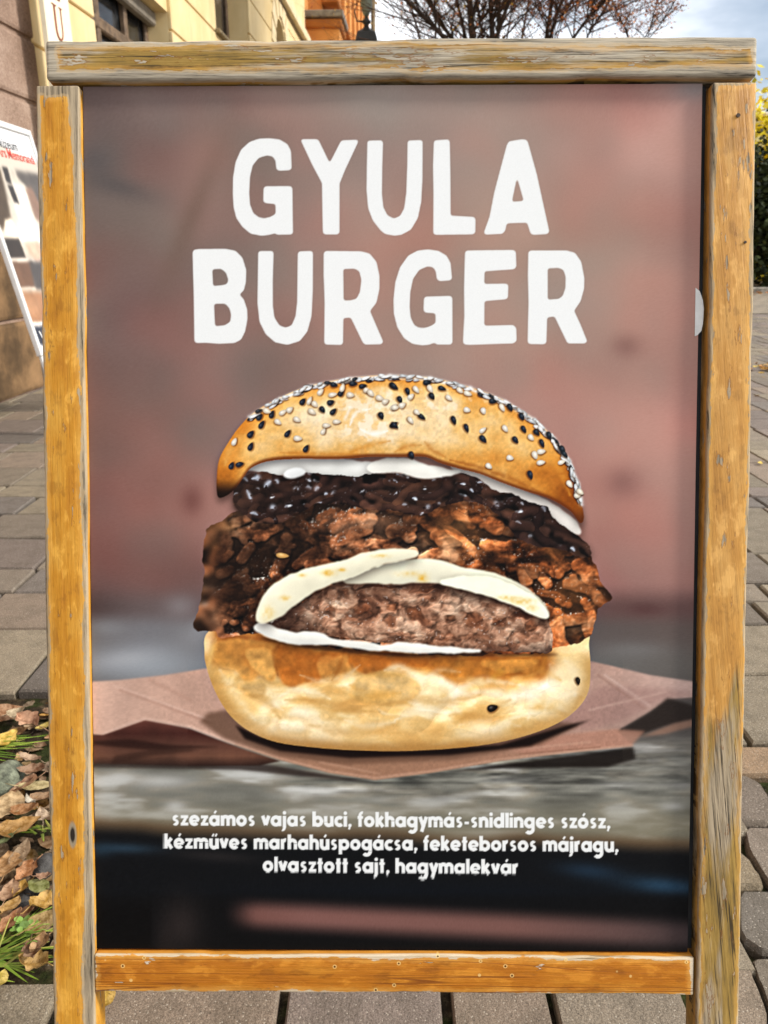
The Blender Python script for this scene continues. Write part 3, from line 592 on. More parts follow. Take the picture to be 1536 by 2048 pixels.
    m2 = creamy([(514, 1240), (516, 1214), (530, 1186), (560, 1160), (600, 1142), (660, 1126), (730, 1106), (780, 1098), (826, 1100), (838, 1110), (790, 1124), (740, 1138), (700, 1156), (654, 1172), (614, 1192), (584, 1216), (556, 1236), (530, 1246)], (243, 236, 206), seed=230)
    for (cx, cy, rx, ry, k) in [(658, 1146, 14, 6, .7), (604, 1150, 8, 4, .5), (684, 1140, 8, 4, .6), (570, 1196, 9, 5, .6), (536, 1226, 12, 14, .35), (760, 1112, 16, 4, .4), (846, 1158, 10, 9, .7), (820, 1148, 26, 6, .3), (1040, 1202, 26, 7, .6), (1012, 1196, 16, 5, .5), (1064, 1216, 12, 6, .45)]:
        B = _mix(B, (226, 170, 52), np.exp(-(((X - cx) / rx) ** 2 + ((Y - cy) / ry) ** 2)) * k * np.maximum(m1, m2) * (.4 + _noise(X, Y, 6, 6, 240)))
    # ---- sauce behind the onions
    creamy([(476, 934), (500, 922), (560, 916), (640, 916), (740, 924), (760, 950), (700, 956), (640, 950), (590, 946), (556, 952), (530, 946), (500, 942)], (232, 230, 222), seed=250, blur=1)
    creamy([(900, 930), (960, 944), (1010, 960), (1060, 984), (1110, 1010), (1150, 1040), (1164, 1066), (1150, 1070), (1110, 1060), (1060, 1030), (1000, 1004), (940, 972)], (214, 206, 196), seed=255, blur=2, shade=.3)
    # ---- onion jam
    m = pm([(470, 972), (488, 952), (520, 944), (560, 950), (600, 944), (660, 950), (720, 952), (780, 944), (850, 956), (900, 944), (926, 944), (960, 960), (990, 980), (1030, 990), (1060, 1006), (1092, 1012), (1110, 1040), (1150, 1066), (1176, 1090), (1181, 1112), (1160, 1116), (1120, 1098), (1070, 1092), (1030, 1070), (1000, 1034), (970, 1010), (920, 1004), (880, 1016), (840, 1030), (790, 1022), (740, 1020), (690, 1010), (640, 1008), (600, 1024), (560, 1046), (520, 1046), (490, 1030), (468, 1010)], wob=3, ws=16, seed=301)
    m = np.maximum(m, pm([(468, 990), (500, 960), (560, 960), (600, 1010), (540, 1046), (500, 1036), (470, 1018)], 2) * .95)
    wx = X + 50 * (_fbm(X, Y, 60, 3, 303) - .5); wy = Y + 46 * (_fbm(X, Y, 46, 3, 304) - .5) - .22 * np.clip(X - 900, 0, 400)
    it = []
    cl_ = np.array([(470, 995), (560, 985), (680, 978), (800, 988), (900, 972), (980, 990), (1060, 1040), (1120, 1070), (1176, 1104)], float)
    for k in range(210):
        t = rl.uniform(0, len(cl_) - 1.01); i = int(t); f = t - i; p = cl_[i] * (1 - f) + cl_[i + 1] * f; tg = cl_[i + 1] - cl_[i]
        an = math.atan2(tg[1], tg[0]) + rl.normal(0, .38); p = p + (0, rl.uniform(-46, 50)); L = rl.uniform(14, 52)
        dv = np.array((math.cos(an), math.sin(an))) * L; bd = np.array((-dv[1], dv[0])) * rl.uniform(-.55, .55)
        it.append(([p - dv, p - dv * .45 + bd * .75, p + bd, p + dv * .45 + bd * .75, p + dv], rl.uniform(4.5, 13), rl.uniform(0, 13), rl.rand()))
    H, T = lumps(it); H = np.maximum(H, -4) + 1.5 * _fbm(X, Y, 9, 2, 308) + 12 * _fbm(wx, wy, 34, 2, 306)
    h = _blur(H, 2); d, N = light(h, .34)
    c = _ramp(T * .7 + .3 * _noise(X, Y, 30, 14, 307), [(.1, (40, 25, 22)), (.5, (64, 41, 34)), (.8, (94, 60, 46)), (1, (128, 82, 58))]) * np.clip(.46 + .9 * d, .18, 1.8)[..., None] * (.25 + .85 * _sm(-8, 6, h - _blur(h, 8)))[..., None]
    s = spec(N, -.2, -.72, .66, 26) * (.12 + 1.1 * _sm(.44, .62, _fbm(X, Y, 40, 2, 310, 26))) + .25 * spec(N, .35, -.55, .72, 30) + .12 * _sm(.84, .94, _noise(X, Y, 3.8, 3.2, 312)) * _sm(.3, .55, d) * _sm(.4, .6, _noise(X, Y, 30, 20, 313))
    c = _mix(c, (222, 228, 238), np.clip(s * _sm(.25, .6, _noise(X, Y, 16, 8, 311)) * 1.9, 0, .9))
    c = _mix(c, (70, 50, 40), _sm(540, 480, X) * .35)
    sh = np.roll(_blur(m, 7), 7, 0) * (1 - m); B = _mix(B, (14, 8, 6), np.clip(sh * .6, 0, 1))
    B = _mix(B, c, m)
    B0 = B.copy()
    for q, r, z, tone in it:      # wet gleams along the strands
        q = np.array(q); ctr = q[2]; ix, iy = int(ctr[0]) - bx, int(ctr[1]) - by
        if not (0 <= ix < bw and 0 <= iy < bh) or m[iy, ix] < .8 or z < 3.5 or abs(H[iy, ix] - (z + r)) > 14: continue
        if rl.rand() < .55:
            f0, f1 = sorted(rl.uniform(0, 1, 2)); i0 = int(f0 * 3); seg = q[i0:i0 + 2] + (rl.uniform(-2, 2), -r * .45); g = rl.uniform(.55, 1); mid = (seg[0] + seg[1]) / 2; hl = (seg[1] - seg[0]) * rl.uniform(.2, .42)
            stroke([mid - hl, mid + (rl.uniform(-1, 1), -2), mid + hl], r * rl.uniform(.26, .46), (196, 202, 214), g)
            if rl.rand() < .3: stroke([mid, mid + hl * .5], 1.8, (240, 244, 250), .9, False)
    B = _mix(B0, B, m * _sm(.12, .36, _noise(X, Y, 6, 4, 411)))
    creamy([(734, 940), (744, 926), (776, 917), (820, 918), (856, 930), (896, 938), (924, 941), (905, 951), (880, 952), (850, 958), (824, 952), (790, 945), (760, 947)], (242, 238, 226), seed=260)
    creamy([(566, 950), (580, 938), (600, 936), (612, 946), (596, 954), (578, 958)], (230, 230, 226), seed=263)
    # ---- crown
    crown = [(436, 994), (433, 962), (438, 920), (456, 886), (480, 852), (512, 822), (560, 795), (620, 771), (700, 756), (780, 750), (860, 755), (940, 774), (1010, 801), (1068, 838), (1108, 876), (1138, 920), (1154, 965), (1164, 1010), (1168, 1036), (1160, 1046), (1140, 1022), (1100, 998), (1050, 982), (1000, 964), (960, 948), (920, 938), (880, 926), (850, 914), (800, 914), (740, 914), (680, 918), (600, 918), (556, 920), (524, 926), (500, 938), (486, 956), (470, 978), (452, 992)]
    m = pm(crown)
    B = _mix(B, (20, 11, 7), np.clip(np.roll(_blur(m, 6), 9, 0) * (1 - m), 0, 1) * .55)
    rx = (X - 790) / 380; ry = (Y - 960) / 212
    r2 = np.clip(rx * rx + ry * ry, 0, 1.2)
    a = _fbm(X + 30 * (_fbm(X, Y, 60, 2, 320) - .5), Y, 60, 4, 321); fin = _fbm(X, Y, 6, 3, 322)
    v = .58 - .34 * _sm(.5, 1.05, r2) + (a - .5) * .5 + .16 * np.exp(-(((X - 740) / 190) ** 2 + ((Y - 830) / 60) ** 2))
    v = v - .20 * _sm(860, 905, Y - 26 * np.abs(rx) * 2) - .10 * _sm(960, 1120, X)
    c = _ramp(v, [(0, (150, 76, 18)), (.2, (204, 124, 40)), (.4, (230, 162, 74)), (.55, (242, 190, 110)), (.7, (250, 214, 156)), (.9, (255, 238, 206))])
    c *= (1 + (fin - .5) * .15)[..., None]
    # creases near the lower rim
    cr = 1 - np.abs(2 * _fbm(X, Y, 90, 2, 330, 44) - 1)
    d, N = light(np.sqrt(np.clip(_blur(m, 30), 0, 1)) * 95 + a * 15 + fin * 1.6, .11)
    c = c * np.clip(.70 + .58 * d, .5, 1.3)[..., None]; c = _mix(c, (255, 250, 238), np.clip(spec(N, -.12, -.42, .9, 60) * _sm(.35, .62, _fbm(X, Y, 16, 3, 338)) * .8, 0, .75))
    gl = _sm(.42, .7, _fbm(X, Y, 14, 3, 335)) * np.exp(-(((X - 735) / 70) ** 2 + ((Y - 835) / 46) ** 2)) + .6 * _sm(.55, .8, _fbm(X, Y, 16, 3, 336)) * np.exp(-(((X - 860) / 150) ** 2 + ((Y - 800) / 36) ** 2))
    c = _mix(c, (255, 246, 226), np.clip(gl * 1.0, 0, .6))
    under = np.clip(1 - _blur(m, 7) * 1.0, 0, 1) * 2
    rim = _sm(.25, .7, np.roll(_blur(1 - m, 6), -6, 0)) * _sm(870, 905, Y)
    c = _mix(c, (104, 48, 16), rim * .85)
    c = _mix(c, (30, 16, 10), _sm(950, 990, Y) * _sm(500, 470, X)); c = _mix(c, (150, 86, 34), _sm(1140, 1160, X) * .3)
    c = _mix(c, (84, 40, 16), _sm(1010, 1040, Y) * .6)
    B = _mix(B, c, m)
    for pts, w, col, k in [([(850, 884), (866, 900), (890, 914)], 6, (176, 102, 34), .5), ([(790, 904), (815, 892), (842, 890)], 5, (184, 110, 40), .4), ([(836, 872), (850, 868), (868, 878)], 5, (250, 214, 150), .5), ([(700, 905), (740, 890), (780, 882)], 6, (206, 132, 44), .5), ([(560, 905), (640, 908), (720, 908)], 5, (190, 116, 40), .5),
      ([(900, 920), (960, 936), (1020, 958), (1080, 984)], 7, (150, 80, 24), .6), ([(700, 850), (712, 826), (740, 818)], 5, (255, 250, 236), .8), ([(720, 858), (745, 868), (775, 862)], 5, (255, 250, 236), .8), ([(690, 838), (700, 815)], 4, (255, 250, 240), .6), ([(1090, 900), (1120, 940), (1140, 990)], 9, (236, 160, 60), .5), ([(450, 930), (460, 900), (490, 870)], 8, (236, 176, 90), .5)]:
        stroke(pts, w, col, k)
    # flour-white sesame crust along the silhouette
    top = np.array([(500, 832), (560, 797), (620, 772), (700, 757), (780, 751), (860, 756), (940, 775), (1010, 802), (1068, 839), (1108, 877), (1138, 921), (1155, 966), (1163, 1006)], float)
    rs = np.random.RandomState(7)
    for k in range(len(top) - 1): stroke([top[k] + (0, 2), top[k + 1] + (0, 2)], 4.5, (246, 242, 236), .95, False)
    def seed_(cx, cy, a, ln, wd_, col, hi):
        nonlocal B
        r = int(ln + 5); x0 = int(cx) - r - bx; y0 = int(cy) - r - by
        if x0 < 0 or y0 < 0 or x0 + 2 * r >= bw or y0 + 2 * r >= bh: return
        yy, xx = np.mgrid[y0:y0 + 2 * r, x0:x0 + 2 * r]; dx = xx + bx - cx; dy = yy + by - cy
        u = dx * math.cos(a) + dy * math.sin(a); v = -dx * math.sin(a) + dy * math.cos(a)
        w = wd_ * (1 - .28 * u / ln)
        q = np.sqrt((u / ln) ** 2 + (v / w) ** 2)
        W = B[y0:y0 + 2 * r, x0:x0 + 2 * r]
        qs = np.sqrt(((u - .6) / (ln * 1.12)) ** 2 + ((v - 2.0) / (w * 1.2)) ** 2)
        W = _mix(W, W * np.array([.52, .42, .34], np.float32), _sm(1.3, .7, qs) * .75)
        cc = np.array(col, np.float32) * np.clip(1.05 - .22 * q - .05 * (dy / ln), .5, 1.2)[..., None]
        cc = _mix(cc.astype(np.float32), hi, np.exp(-(((u + ln * .25) / (ln * .35)) ** 2 + ((v + wd_ * .3) / (wd_ * .4)) ** 2)) * .6)
        B[y0:y0 + 2 * r, x0:x0 + 2 * r] = _mix(W, cc, _sm(1.12, .86, q))
    for k in range(190):
        t = rs.rand() * (len(top) - 1); i = int(t); f = t - i
        p = top[i] * (1 - f) + top[i + 1] * f; tn = top[i + 1] - top[i]; an = math.atan2(tn[1], tn[0])
        nrm = np.array([tn[1], -tn[0]]) / np.hypot(*tn)
        p = p - nrm * rs.uniform(-1.5, 7); blk_ = rs.rand() < .10
        lum = rs.uniform(.78, 1.05)
        seed_(p[0], p[1], an + rs.uniform(-.35, .35), rs.uniform(6, 10), rs.uniform(2.2, 3.6), (46, 46, 48) if blk_ else (244 * lum, 240 * lum, 234 * lum), (120, 120, 124) if blk_ else (255, 255, 252))
    Z = 3.657; ZR = 3.2
    blacks = [(1005, 290, 370), (1080, 305, 371), (885, 575, 370), (750, 465, 370), (1435, 335, 370), (1525, 400, 370), (1140, 170, 370), (860, 232, 370), (635, 325, 370), (560, 400, 370), (480, 470, 370), (1065, 238, 370), (1230, 100, 370), (1520, 115, 370), (1090, 108, 370), (400, 690, 370), (480, 560, 370), (1300, 118, 370), (545, 345, 370), (340, 700, 370)]
    whites = [(680, 380), (930, 305), (1035, 405), (1010, 450), (1110, 378), (820, 362), (910, 225), (990, 160), (1080, 180), (1210, 182), (825, 500), (1330, 150), (1425, 205), (1465, 230), (1525, 270), (715, 310), (765, 290), (600, 300), (950, 250), (360, 525), (1150, 130), (1360, 170)]
    for (x, y, o) in blacks:
        a = rs.uniform(-1.2, -.2) if x < 900 else rs.uniform(-.9, 1.2)
        seed_(o + x / Z, 740 + y / Z, a, rs.uniform(7.4, 9.4), rs.uniform(4.5, 5.7), (40, 42, 46), (110, 114, 120))
    for (x, y) in whites:
        seed_(370 + x / Z, 740 + y / Z, rs.uniform(-1.3, .8), rs.uniform(7, 9), rs.uniform(4.4, 5.6), (240, 222, 194), (255, 252, 242))
    bl2 = [(60, 105), (145, 138), (95, 190), (300, 168), (235, 300), (62, 355), (440, 322), (522, 372), (628, 442), (835, 448), (888, 380), (970, 400), (1005, 470), (1135, 510), (1150, 540), (170, 545), (365, 118), (690, 200), (800, 240), (930, 672), (1050, 420), (875, 300), (270, 80)]
    wh2 = [(200, 125), (165, 170), (110, 225), (65, 240), (410, 178), (525, 255), (630, 262), (165, 322), (625, 385), (770, 375), (935, 432), (800, 562), (665, 615), (1000, 522), (960, 545), (998, 592), (1182, 730), (1235, 800), (205, 270), (530, 150), (750, 240), (480, 130), (1130, 590), (1250, 780), (290, 120)]
    for (x, y) in bl2: seed_(770 + x / ZR, 740 + y / ZR, rs.uniform(-.6, 1.3) if x < 800 else rs.uniform(.8, 1.5), rs.uniform(7.4, 9.4), rs.uniform(4.5, 5.7), (38, 42, 46), (108, 112, 118))
    for (x, y) in wh2: seed_(770 + x / ZR, 740 + y / ZR, rs.uniform(-.8, 1.3), rs.uniform(7, 9), rs.uniform(4.4, 5.6), (242, 226, 200), (255, 252, 242))
    seed_(985, 1416, -.3, 11, 7, (34, 26, 20), (150, 140, 130)); seed_(1156, 1362, 1.4, 8, 4.6, (44, 36, 26), (90, 80, 60)); seed_(565, 1111, .1, 13, 5, (214, 160, 90), (250, 220, 160))
    B = B + .26 * (B - _blur(B, 3)) + .10 * (B - _blur(B, 14))            # the printed photo is crisply sharpened
    img[oy:oy + bh, ox:ox + bw] = np.clip(B, 0, 255)
    # ================= lettering
    cov = np.zeros((LH, LW), np.float32)
    groups = {}
    for k, pts in HEAD.items():
        off = 770 if k[0] == '>' else 370
        groups.setdefault(k.split('_')[0], []).append(np.array(pts, float) / 3.657 + (off, 250))
    for g in groups.values():
        al = np.concatenate(g); x0, y0 = np.floor(al.min(0)).astype(int) - 8; x1, y1 = np.ceil(al.max(0)).astype(int) + 8
        c = _sm(.33, .67, _blur(_poly(g, x0, y0, x1 - x0, y1 - y0, 4), 2)); W = cov[y0 - LY0:y1 - LY0, x0 - LX0:x1 - LX0]
        np.maximum(W, c, out=W)
    _text_line(cov, 'szezámos vajas buci, fokhagymás-snidlinges szósz,', 343, 1222, 1651, 1657)
    _text_line(cov, 'kézműves marhahúspogácsa, feketeborsos májragu,', 328, 1238, 1697, 1704)
    _text_line(cov, 'olvasztott sajt, hagymalekvár', 525, 1038, 1743, 1749)
    img = _mix(img, img * .82, np.clip(_blur(cov, 2) - cov, 0, 1))
    img = _mix(img, (242, 242, 238), cov)
    img += (np.random.RandomState(3).rand(LH, LW, 1).astype(np.float32) - .5) * 7      # print grain
    return np.clip(img, 0, 255)
# ---------------------------------------------------------------- materials
def wood(name, along, hw, l0, l1, edge_a, edge_b, ends, weather, tint, bare, seed, kind='post', knot=None, chips=.62):
    """worn varnish over grey timber. along: axis of the grain; hw half width; edge_a/edge_b: bare margin (mm) along the
    -w / +w edge over the length (stops 0..1); weather: how far the varnish has gone over the length."""
    t = NT(name); co = t.coord(); s = t.sep(co)
    l, w, dpt = (s[2], s[0], s[1]) if along == 'z' else (s[0], s[2], s[1])
    ln = t.math('DIVIDE', t.math('SUBTRACT', l, l0), l1 - l0, clamp=True)
    v = t.comb(w, l, dpt); v = t.scale(v, (1, 1, 1), (seed * 1.7, seed * 2.3, seed))
    shear = t.comb(t.math('ADD', w, t.math('MULTIPLY', l, .10 if kind == 'crack' else .0)), l, dpt)
    shear = t.scale(shear, (1, 1, 1), (seed, seed * 3.1, 0))
    fib = t.noise(t.scale(shear, (340, 11, 60)), 1, 5, .72)            # fine fibres
    grn = t.noise(t.scale(v, (70, 4, 30)), 1, 3, .55, .8)             # broad grain
    mot = t.noise(t.scale(v, (42, 16, 30)), 1, 4, .6)
    edg = t.noise(t.scale(v, (55, 22, 40)), 1, 5, .65)
    # margins
    ma = t.math('MULTIPLY', t.curve(ln, edge_a), .04); mb = t.math('MULTIPLY', t.curve(ln, edge_b), .04)   # curve value 1 = 40 mm
    da = t.math('SUBTRACT', t.math('ADD', w, hw), ma); db = t.math('SUBTRACT', t.math('SUBTRACT', hw, w), mb)
    de = t.math('MINIMUM', da, db)
    dl = t.math('MINIMUM', t.math('SUBTRACT', t.math('SUBTRACT', l, l0), ends[0]), t.math('SUBTRACT', t.math('SUBTRACT', l1, l), ends[1]))
    de = t.math('MINIMUM', de, dl)
    de = t.math('ADD', de, t.math('MULTIPLY', t.math('SUBTRACT', edg, .5), .013))
    de = t.math('ADD', de, t.math('MULTIPLY', t.math('SUBTRACT', t.noise(t.scale(v, (420, 130, 200)), 1, 3, .6), .5), .004))
    de = t.math('MAXIMUM', de, t.math('MULTIPLY', t.math('SUBTRACT', dpt, .0005), .8))       # the inner sides keep their varnish
    keep = t.step(de, -.0004, .0006)
    halo = t.step(t.math('ABSOLUTE', t.math('ADD', de, .0010)), .0022, .0004)
    # chips in the film
    ch = t.noise(t.scale(v, (120, 26, 90), (3.3, 1, 0)), 1, 4, .6)
    chip = t.step(ch, chips, chips + .02); chipring = t.math('SUBTRACT', t.step(ch, chips - .03, chips - .015), chip, clamp=True)
    wv = t.math('SUBTRACT', t.math('ADD', t.curve(ln, weather), t.math('MULTIPLY', t.math('SUBTRACT', t.noise(t.scale(v, (60, 7, 30), (7, 2, 1)), 1, 4, .6), .5), 1.1)), 0.)
    worn = t.step(wv, .42, .62)
    film = t.math('MULTIPLY', keep, t.math('SUBTRACT', 1.0, chip), clamp=True)
    varn = t.ramp(t.math('ADD', t.math('MULTIPLY', mot, .62), t.math('MULTIPLY', grn, .38)), [(.30, tint[0]), (.48, tint[1]), (.66, tint[2])])
    varn = t.mix(t.math('MULTIPLY', t.step(fib, .45, .38), .26), varn, tuple(q * .80 for q in tint[0]))
    bl = t.noise(t.scale(v, (75, 34, 60), (5, 6, 0)), 1, 4, .6, .15)
    varn = t.mix(t.math('MULTIPLY', t.step(bl, .52, .66), .5), varn, tuple(min(255, q * 1.10 + 12) for q in tint[2])); varn = t.mix(t.math('MULTIPLY', t.step(bl, .44, .32), .45), varn, tuple(q * .82 for q in tint[0]))
    greyw = t.ramp(fib, [(.34, tuple(q * .34 for q in bare[0])), (.43, bare[0]), (.58, bare[1])])
    # weathered film: ochre remains between dark cracks
    och = t.ramp(t.math('ADD', t.math('MULTIPLY', fib, .5), t.math('MULTIPLY', mot, .5)), [(.36, (98, 84, 54)), (.5, (146, 118, 58)), (.64, (172, 142, 78))])
    crk = t.noise(t.scale(shear, (380, 8, 20), (4, 4, 0)), 1, 4, .6)
    crack = t.step(crk, .43, .40)
    och = t.mix(t.step(t.noise(t.scale(v, (50, 5, 20), (1, 9, 2)), 1, 5, .62), .44, .58), och, greyw)
    och = t.mix(t.math('MULTIPLY', crack, .85), och, (44, 36, 26))
    varn = t.mix(worn, varn, och)
    base = t.mix(t.math('MULTIPLY', halo, .45), greyw, (200, 172, 128))
    col = t.mix(film, base, t.mix(t.math('MULTIPLY', chipring, .5), varn, (122, 74, 22)))
    col = t.mix(t.math('MULTIPLY', t.math('MULTIPLY', t.step(de, .006, .0012), film), .35), col, (226, 172, 84))
    if kind == 'rail':     # dark heart lines and many small nail dents
        wl = t.noise(t.scale(v, (62, 1.6, 10), (2.2, 0, 0)), 1, 2, .5, .4)
        col = t.mix(t.math('MULTIPLY', t.step(t.math('ABSOLUTE', t.math('SUBTRACT', wl, .5)), .018, .004), .75), col, (112, 56, 14))
        vo = t.voro(t.scale(v, (1, 1, .2)), 58, 'F1', .95)[0]
        col = t.mix(t.math('MULTIPLY', t.math('SUBTRACT', t.step(vo, .14, .10), t.step(vo, .085, .05)), .7), col, (232, 200, 130)); col = t.mix(t.step(vo, .075, .04), col, (74, 44, 16))
    dark = crack
    if knot:
        kx, kl, rw, rl = knot
        q = t.math('SQRT', t.math('ADD', t.math('POWER', t.math('DIVIDE', t.math('SUBTRACT', w, kx), rw), 2.), t.math('POWER', t.math('DIVIDE', t.math('SUBTRACT', l, kl), rl), 2.)))
        q = t.math('ADD', q, t.math('MULTIPLY', t.math('SUBTRACT', mot, .5), .7))
        col = t.mix(t.step(q, 1.5, 1.0), col, (150, 136, 112)); col = t.mix(t.step(q, .9, .45), col, (38, 30, 22))
    rough = t.math('ADD', .46, t.math('MULTIPLY', t.math('SUBTRACT', 1., t.math('MULTIPLY', film, t.math('SUBTRACT', 1., worn))), .36))
    t.bump(t.math('ADD', fib, t.math('MULTIPLY', ch, .8)), .6, .0012)
    return t.fin(col, rough, .28)

def paver_mat():
    t = NT('concrete_paver'); co = t.coord(); pt = t.n('ShaderNodeNewGeometry').outputs['Position']
    at = t.n('ShaderNodeAttribute', attribute_name='tone'); tone = at.outputs['Color']
    f = t.noise(pt, 420, 3, .7); m = t.noise(pt, 16, 4, .6); vo = t.voro(pt, 150, 'F1')[0]; v2 = t.voro(t.scale(pt, (1, 1, 1), (3, 5, 1)), 95)[0]
    col = t.mix(t.step(f, .34, .66), t.mix(.55, tone, (20, 16, 10)), tone)
    col = t.mix(t.math('MULTIPLY', t.step(m, .42, .66), .30), col, (74, 66, 54))
    col = t.mix(t.math('MULTIPLY', t.step(vo, .22, .12), .55), col, (196, 186, 170))          # exposed light aggregate
    col = t.mix(t.math('MULTIPLY', t.step(v2, .16, .08), .6), col, (48, 44, 40))
    t.bump(t.math('ADD', f, t.math('MULTIPLY', vo, .6)), .75, .0025)
    return t.fin(col, t.math('ADD', .55, t.math('MULTIPLY', m, .3)), .35)

def far_paving_mat():
    t = NT('distant_paving'); pt = t.n('ShaderNodeNewGeometry').outputs['Position']
    b = t.n('ShaderNodeTexBrick'); t.set(b.inputs['Vector'], pt); b.inputs['Scale'].default_value = 1; b.inputs['Brick Width'].default_value = .3; b.inputs['Row Height'].default_value = .26; b.inputs['Mortar Size'].default_value = .012
    for k, c in (('Color1', (150, 138, 120)), ('Color2', (128, 118, 104)), ('Mortar', (74, 70, 54))): b.inputs[k].default_value = (*lin(c), 1)
    col = t.mix(t.math('MULTIPLY', t.noise(pt, 2.2, 5, .6), .45), b.outputs[0], (108, 98, 84))
    return t.fin(col, .8, .25)

def soil_mat():
    t = NT('soil'); pt = t.n('ShaderNodeNewGeometry').outputs['Position']
    n = t.noise(pt, 60, 5, .7); g = t.noise(pt, 14, 4, .6)
    col = t.ramp(n, [(.3, (26, 20, 14)), (.5, (54, 44, 32)), (.7, (88, 76, 58))]); col = t.mix(t.step(g, .48, .62), col, t.ramp(n, [(.3, (22, 26, 10)), (.7, (56, 62, 28))]))
    t.bump(n, 1, .008); return t.fin(col, .95, .15)

def attr_mat(name, rough=.7, spec=.2, grain=0, veins=False, transl=0.):
    t = NT(name); at = t.n('ShaderNodeAttribute', attribute_name='tone').outputs['Color']; co = t.coord()
    col = at
    if grain:
        n = t.noise(co, grain, 5, .65); col = t.mix(t.step(n, .34, .68), t.mix(.55, at, (40, 22, 8)), t.mix(.16, at, (250, 240, 210)))
        n2 = t.noise(co, grain * 5, 3, .6); col = t.mix(t.math('MULTIPLY', t.step(n2, .60, .68), .7), col, (66, 38, 16))
        t.bump(n, .6, .003)
    return t.fin(col, rough, spec)

def stucco(name, c, c2, sc=1.2):
    t = NT(name); pt = t.n('ShaderNodeNewGeometry').outputs['Position']
    n = t.noise(pt, sc, 6, .62); f = t.noise(pt, 90, 3, .6); st = t.noise(t.scale(pt, (3, 3, .35)), 1.4, 5, .6)
    col = t.mix(t.step(n, .35, .68), c, c2); col = t.mix(t.math('MULTIPLY', t.step(st, .5, .74), .28), col, tuple(v * .72 for v in c2))
    t.bump(f, .35, .004); return t.fin(col, .88, .15)

def stone_mat():
    t = NT('porphyry_stone'); pt = t.n('ShaderNodeNewGeometry').outputs['Position']
    n = t.noise(pt, 2.0, 6, .65); f = t.noise(pt, 55, 4, .7); vo = t.voro(pt, 60)[0]
    col = t.ramp(t.math('ADD', t.math('MULTIPLY', n, .55), t.math('MULTIPLY', f, .45)), [(.34, (104, 84, 70)), (.5, (146, 122, 106)), (.68, (178, 156, 140))])
    col = t.mix(t.math('MULTIPLY', t.step(vo, .2, .1), .4), col, (206, 190, 176))
    st = t.noise(t.scale(pt, (2.4, 2.4, .3)), 1.3, 4, .6); col = t.mix(t.math('MULTIPLY', t.step(st, .52, .66), .5), col, (84, 62, 50))
    t.bump(f, .6, .008); return t.fin(col, .85, .2)

def glass_mat(name, c=(38, 40, 42)):
    t = NT(name); pt = t.coord(); n = t.noise(t.scale(pt, (2, 2, 3)), 1.6, 4, .6, .6)
    col = t.ramp(n, [(.35, tuple(v * .55 for v in c)), (.55, c), (.7, tuple(min(255, v * 1.9) for v in c))]); return t.fin(col, .12, .6)  # noise ramp paints a reflection pattern into the pane colour

M = {}
M['paver'] = paver_mat(); M['far'] = far_paving_mat(); M['soil'] = soil_mat()
M['cream'] = stucco('cream_stucco', (214, 190, 140), (226, 205, 160)); M['cream_trim'] = stucco('pale_trim', (222, 206, 172), (208, 190, 150), 3)
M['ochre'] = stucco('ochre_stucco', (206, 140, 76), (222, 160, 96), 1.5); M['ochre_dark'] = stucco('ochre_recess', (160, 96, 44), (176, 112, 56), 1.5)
M['stone'] = stone_mat(); M['shaded_plinth'] = plain('shaded_brown_plinth', (112, 88, 62), .85, .2, .3, 3, .5); M['glass'] = glass_mat('window_glass'); M['glass_b'] = glass_mat('painted_reflection_glass', (66, 60, 54))
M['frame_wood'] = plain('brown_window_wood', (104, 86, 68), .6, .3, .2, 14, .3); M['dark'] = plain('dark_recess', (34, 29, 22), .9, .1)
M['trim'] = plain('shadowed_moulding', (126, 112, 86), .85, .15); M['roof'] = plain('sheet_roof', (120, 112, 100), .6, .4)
M['iron'] = plain('black_iron', (30, 31, 33), .45, .5, .2, 20); M['lampglass'] = plain('frosted_lamp_glass', (124, 132, 118), .25, .5)
M['leaf'] = attr_mat('dead_leaf', .65, .25, 60); M['foliage'] = attr_mat('tree_leaf', .7, .2); M['grass'] = attr_mat('grass_blade', .5, .35)
M['bark'] = plain('dark_bark', (52, 42, 36), .9, .15, .3, 12, .5); M['twig'] = plain('brown_twig', (92, 68, 56), .9, .1, .25, 5)
M['pebble'] = plain('grey_pebble', (104, 108, 92), .8, .25, .3, 60, .6); M['slate'] = plain('dark_stone', (74, 72, 70), .75, .3, .25, 60, .6)
M['white_metal'] = plain('white_aluminium', (214, 214, 212), .4, .4, .04); M['foam'] = plain('white_foamboard', (226, 226, 222), .6, .3, .03)
M['board'] = plain('black_chalkboard', (30, 31, 33), .65, .25, .25, 30); M['tape'] = plain('milky_tape', (206, 208, 206), .35, .4, .05, 40)
M['screw'] = plain('rusty_screw', (58, 48, 40), .5, .5, .3, 300, 0, .6)
M['kerb'] = plain('kerb_stone', (136, 130, 120), .85, .2, .2, 8, .3)
M['sign_cream'] = plain('cream_sign', (236, 228, 200), .5, .3, .03); M['letter_brown'] = plain('brown_letter', (138, 82, 58), .6, .3, .08)
M['yellow_wall'] = stucco('yellow_house', (222, 206, 140), (232, 218, 158)); M['tile'] = plain('roof_tile', (146, 86, 60), .8, .2, .2, 6, .3)
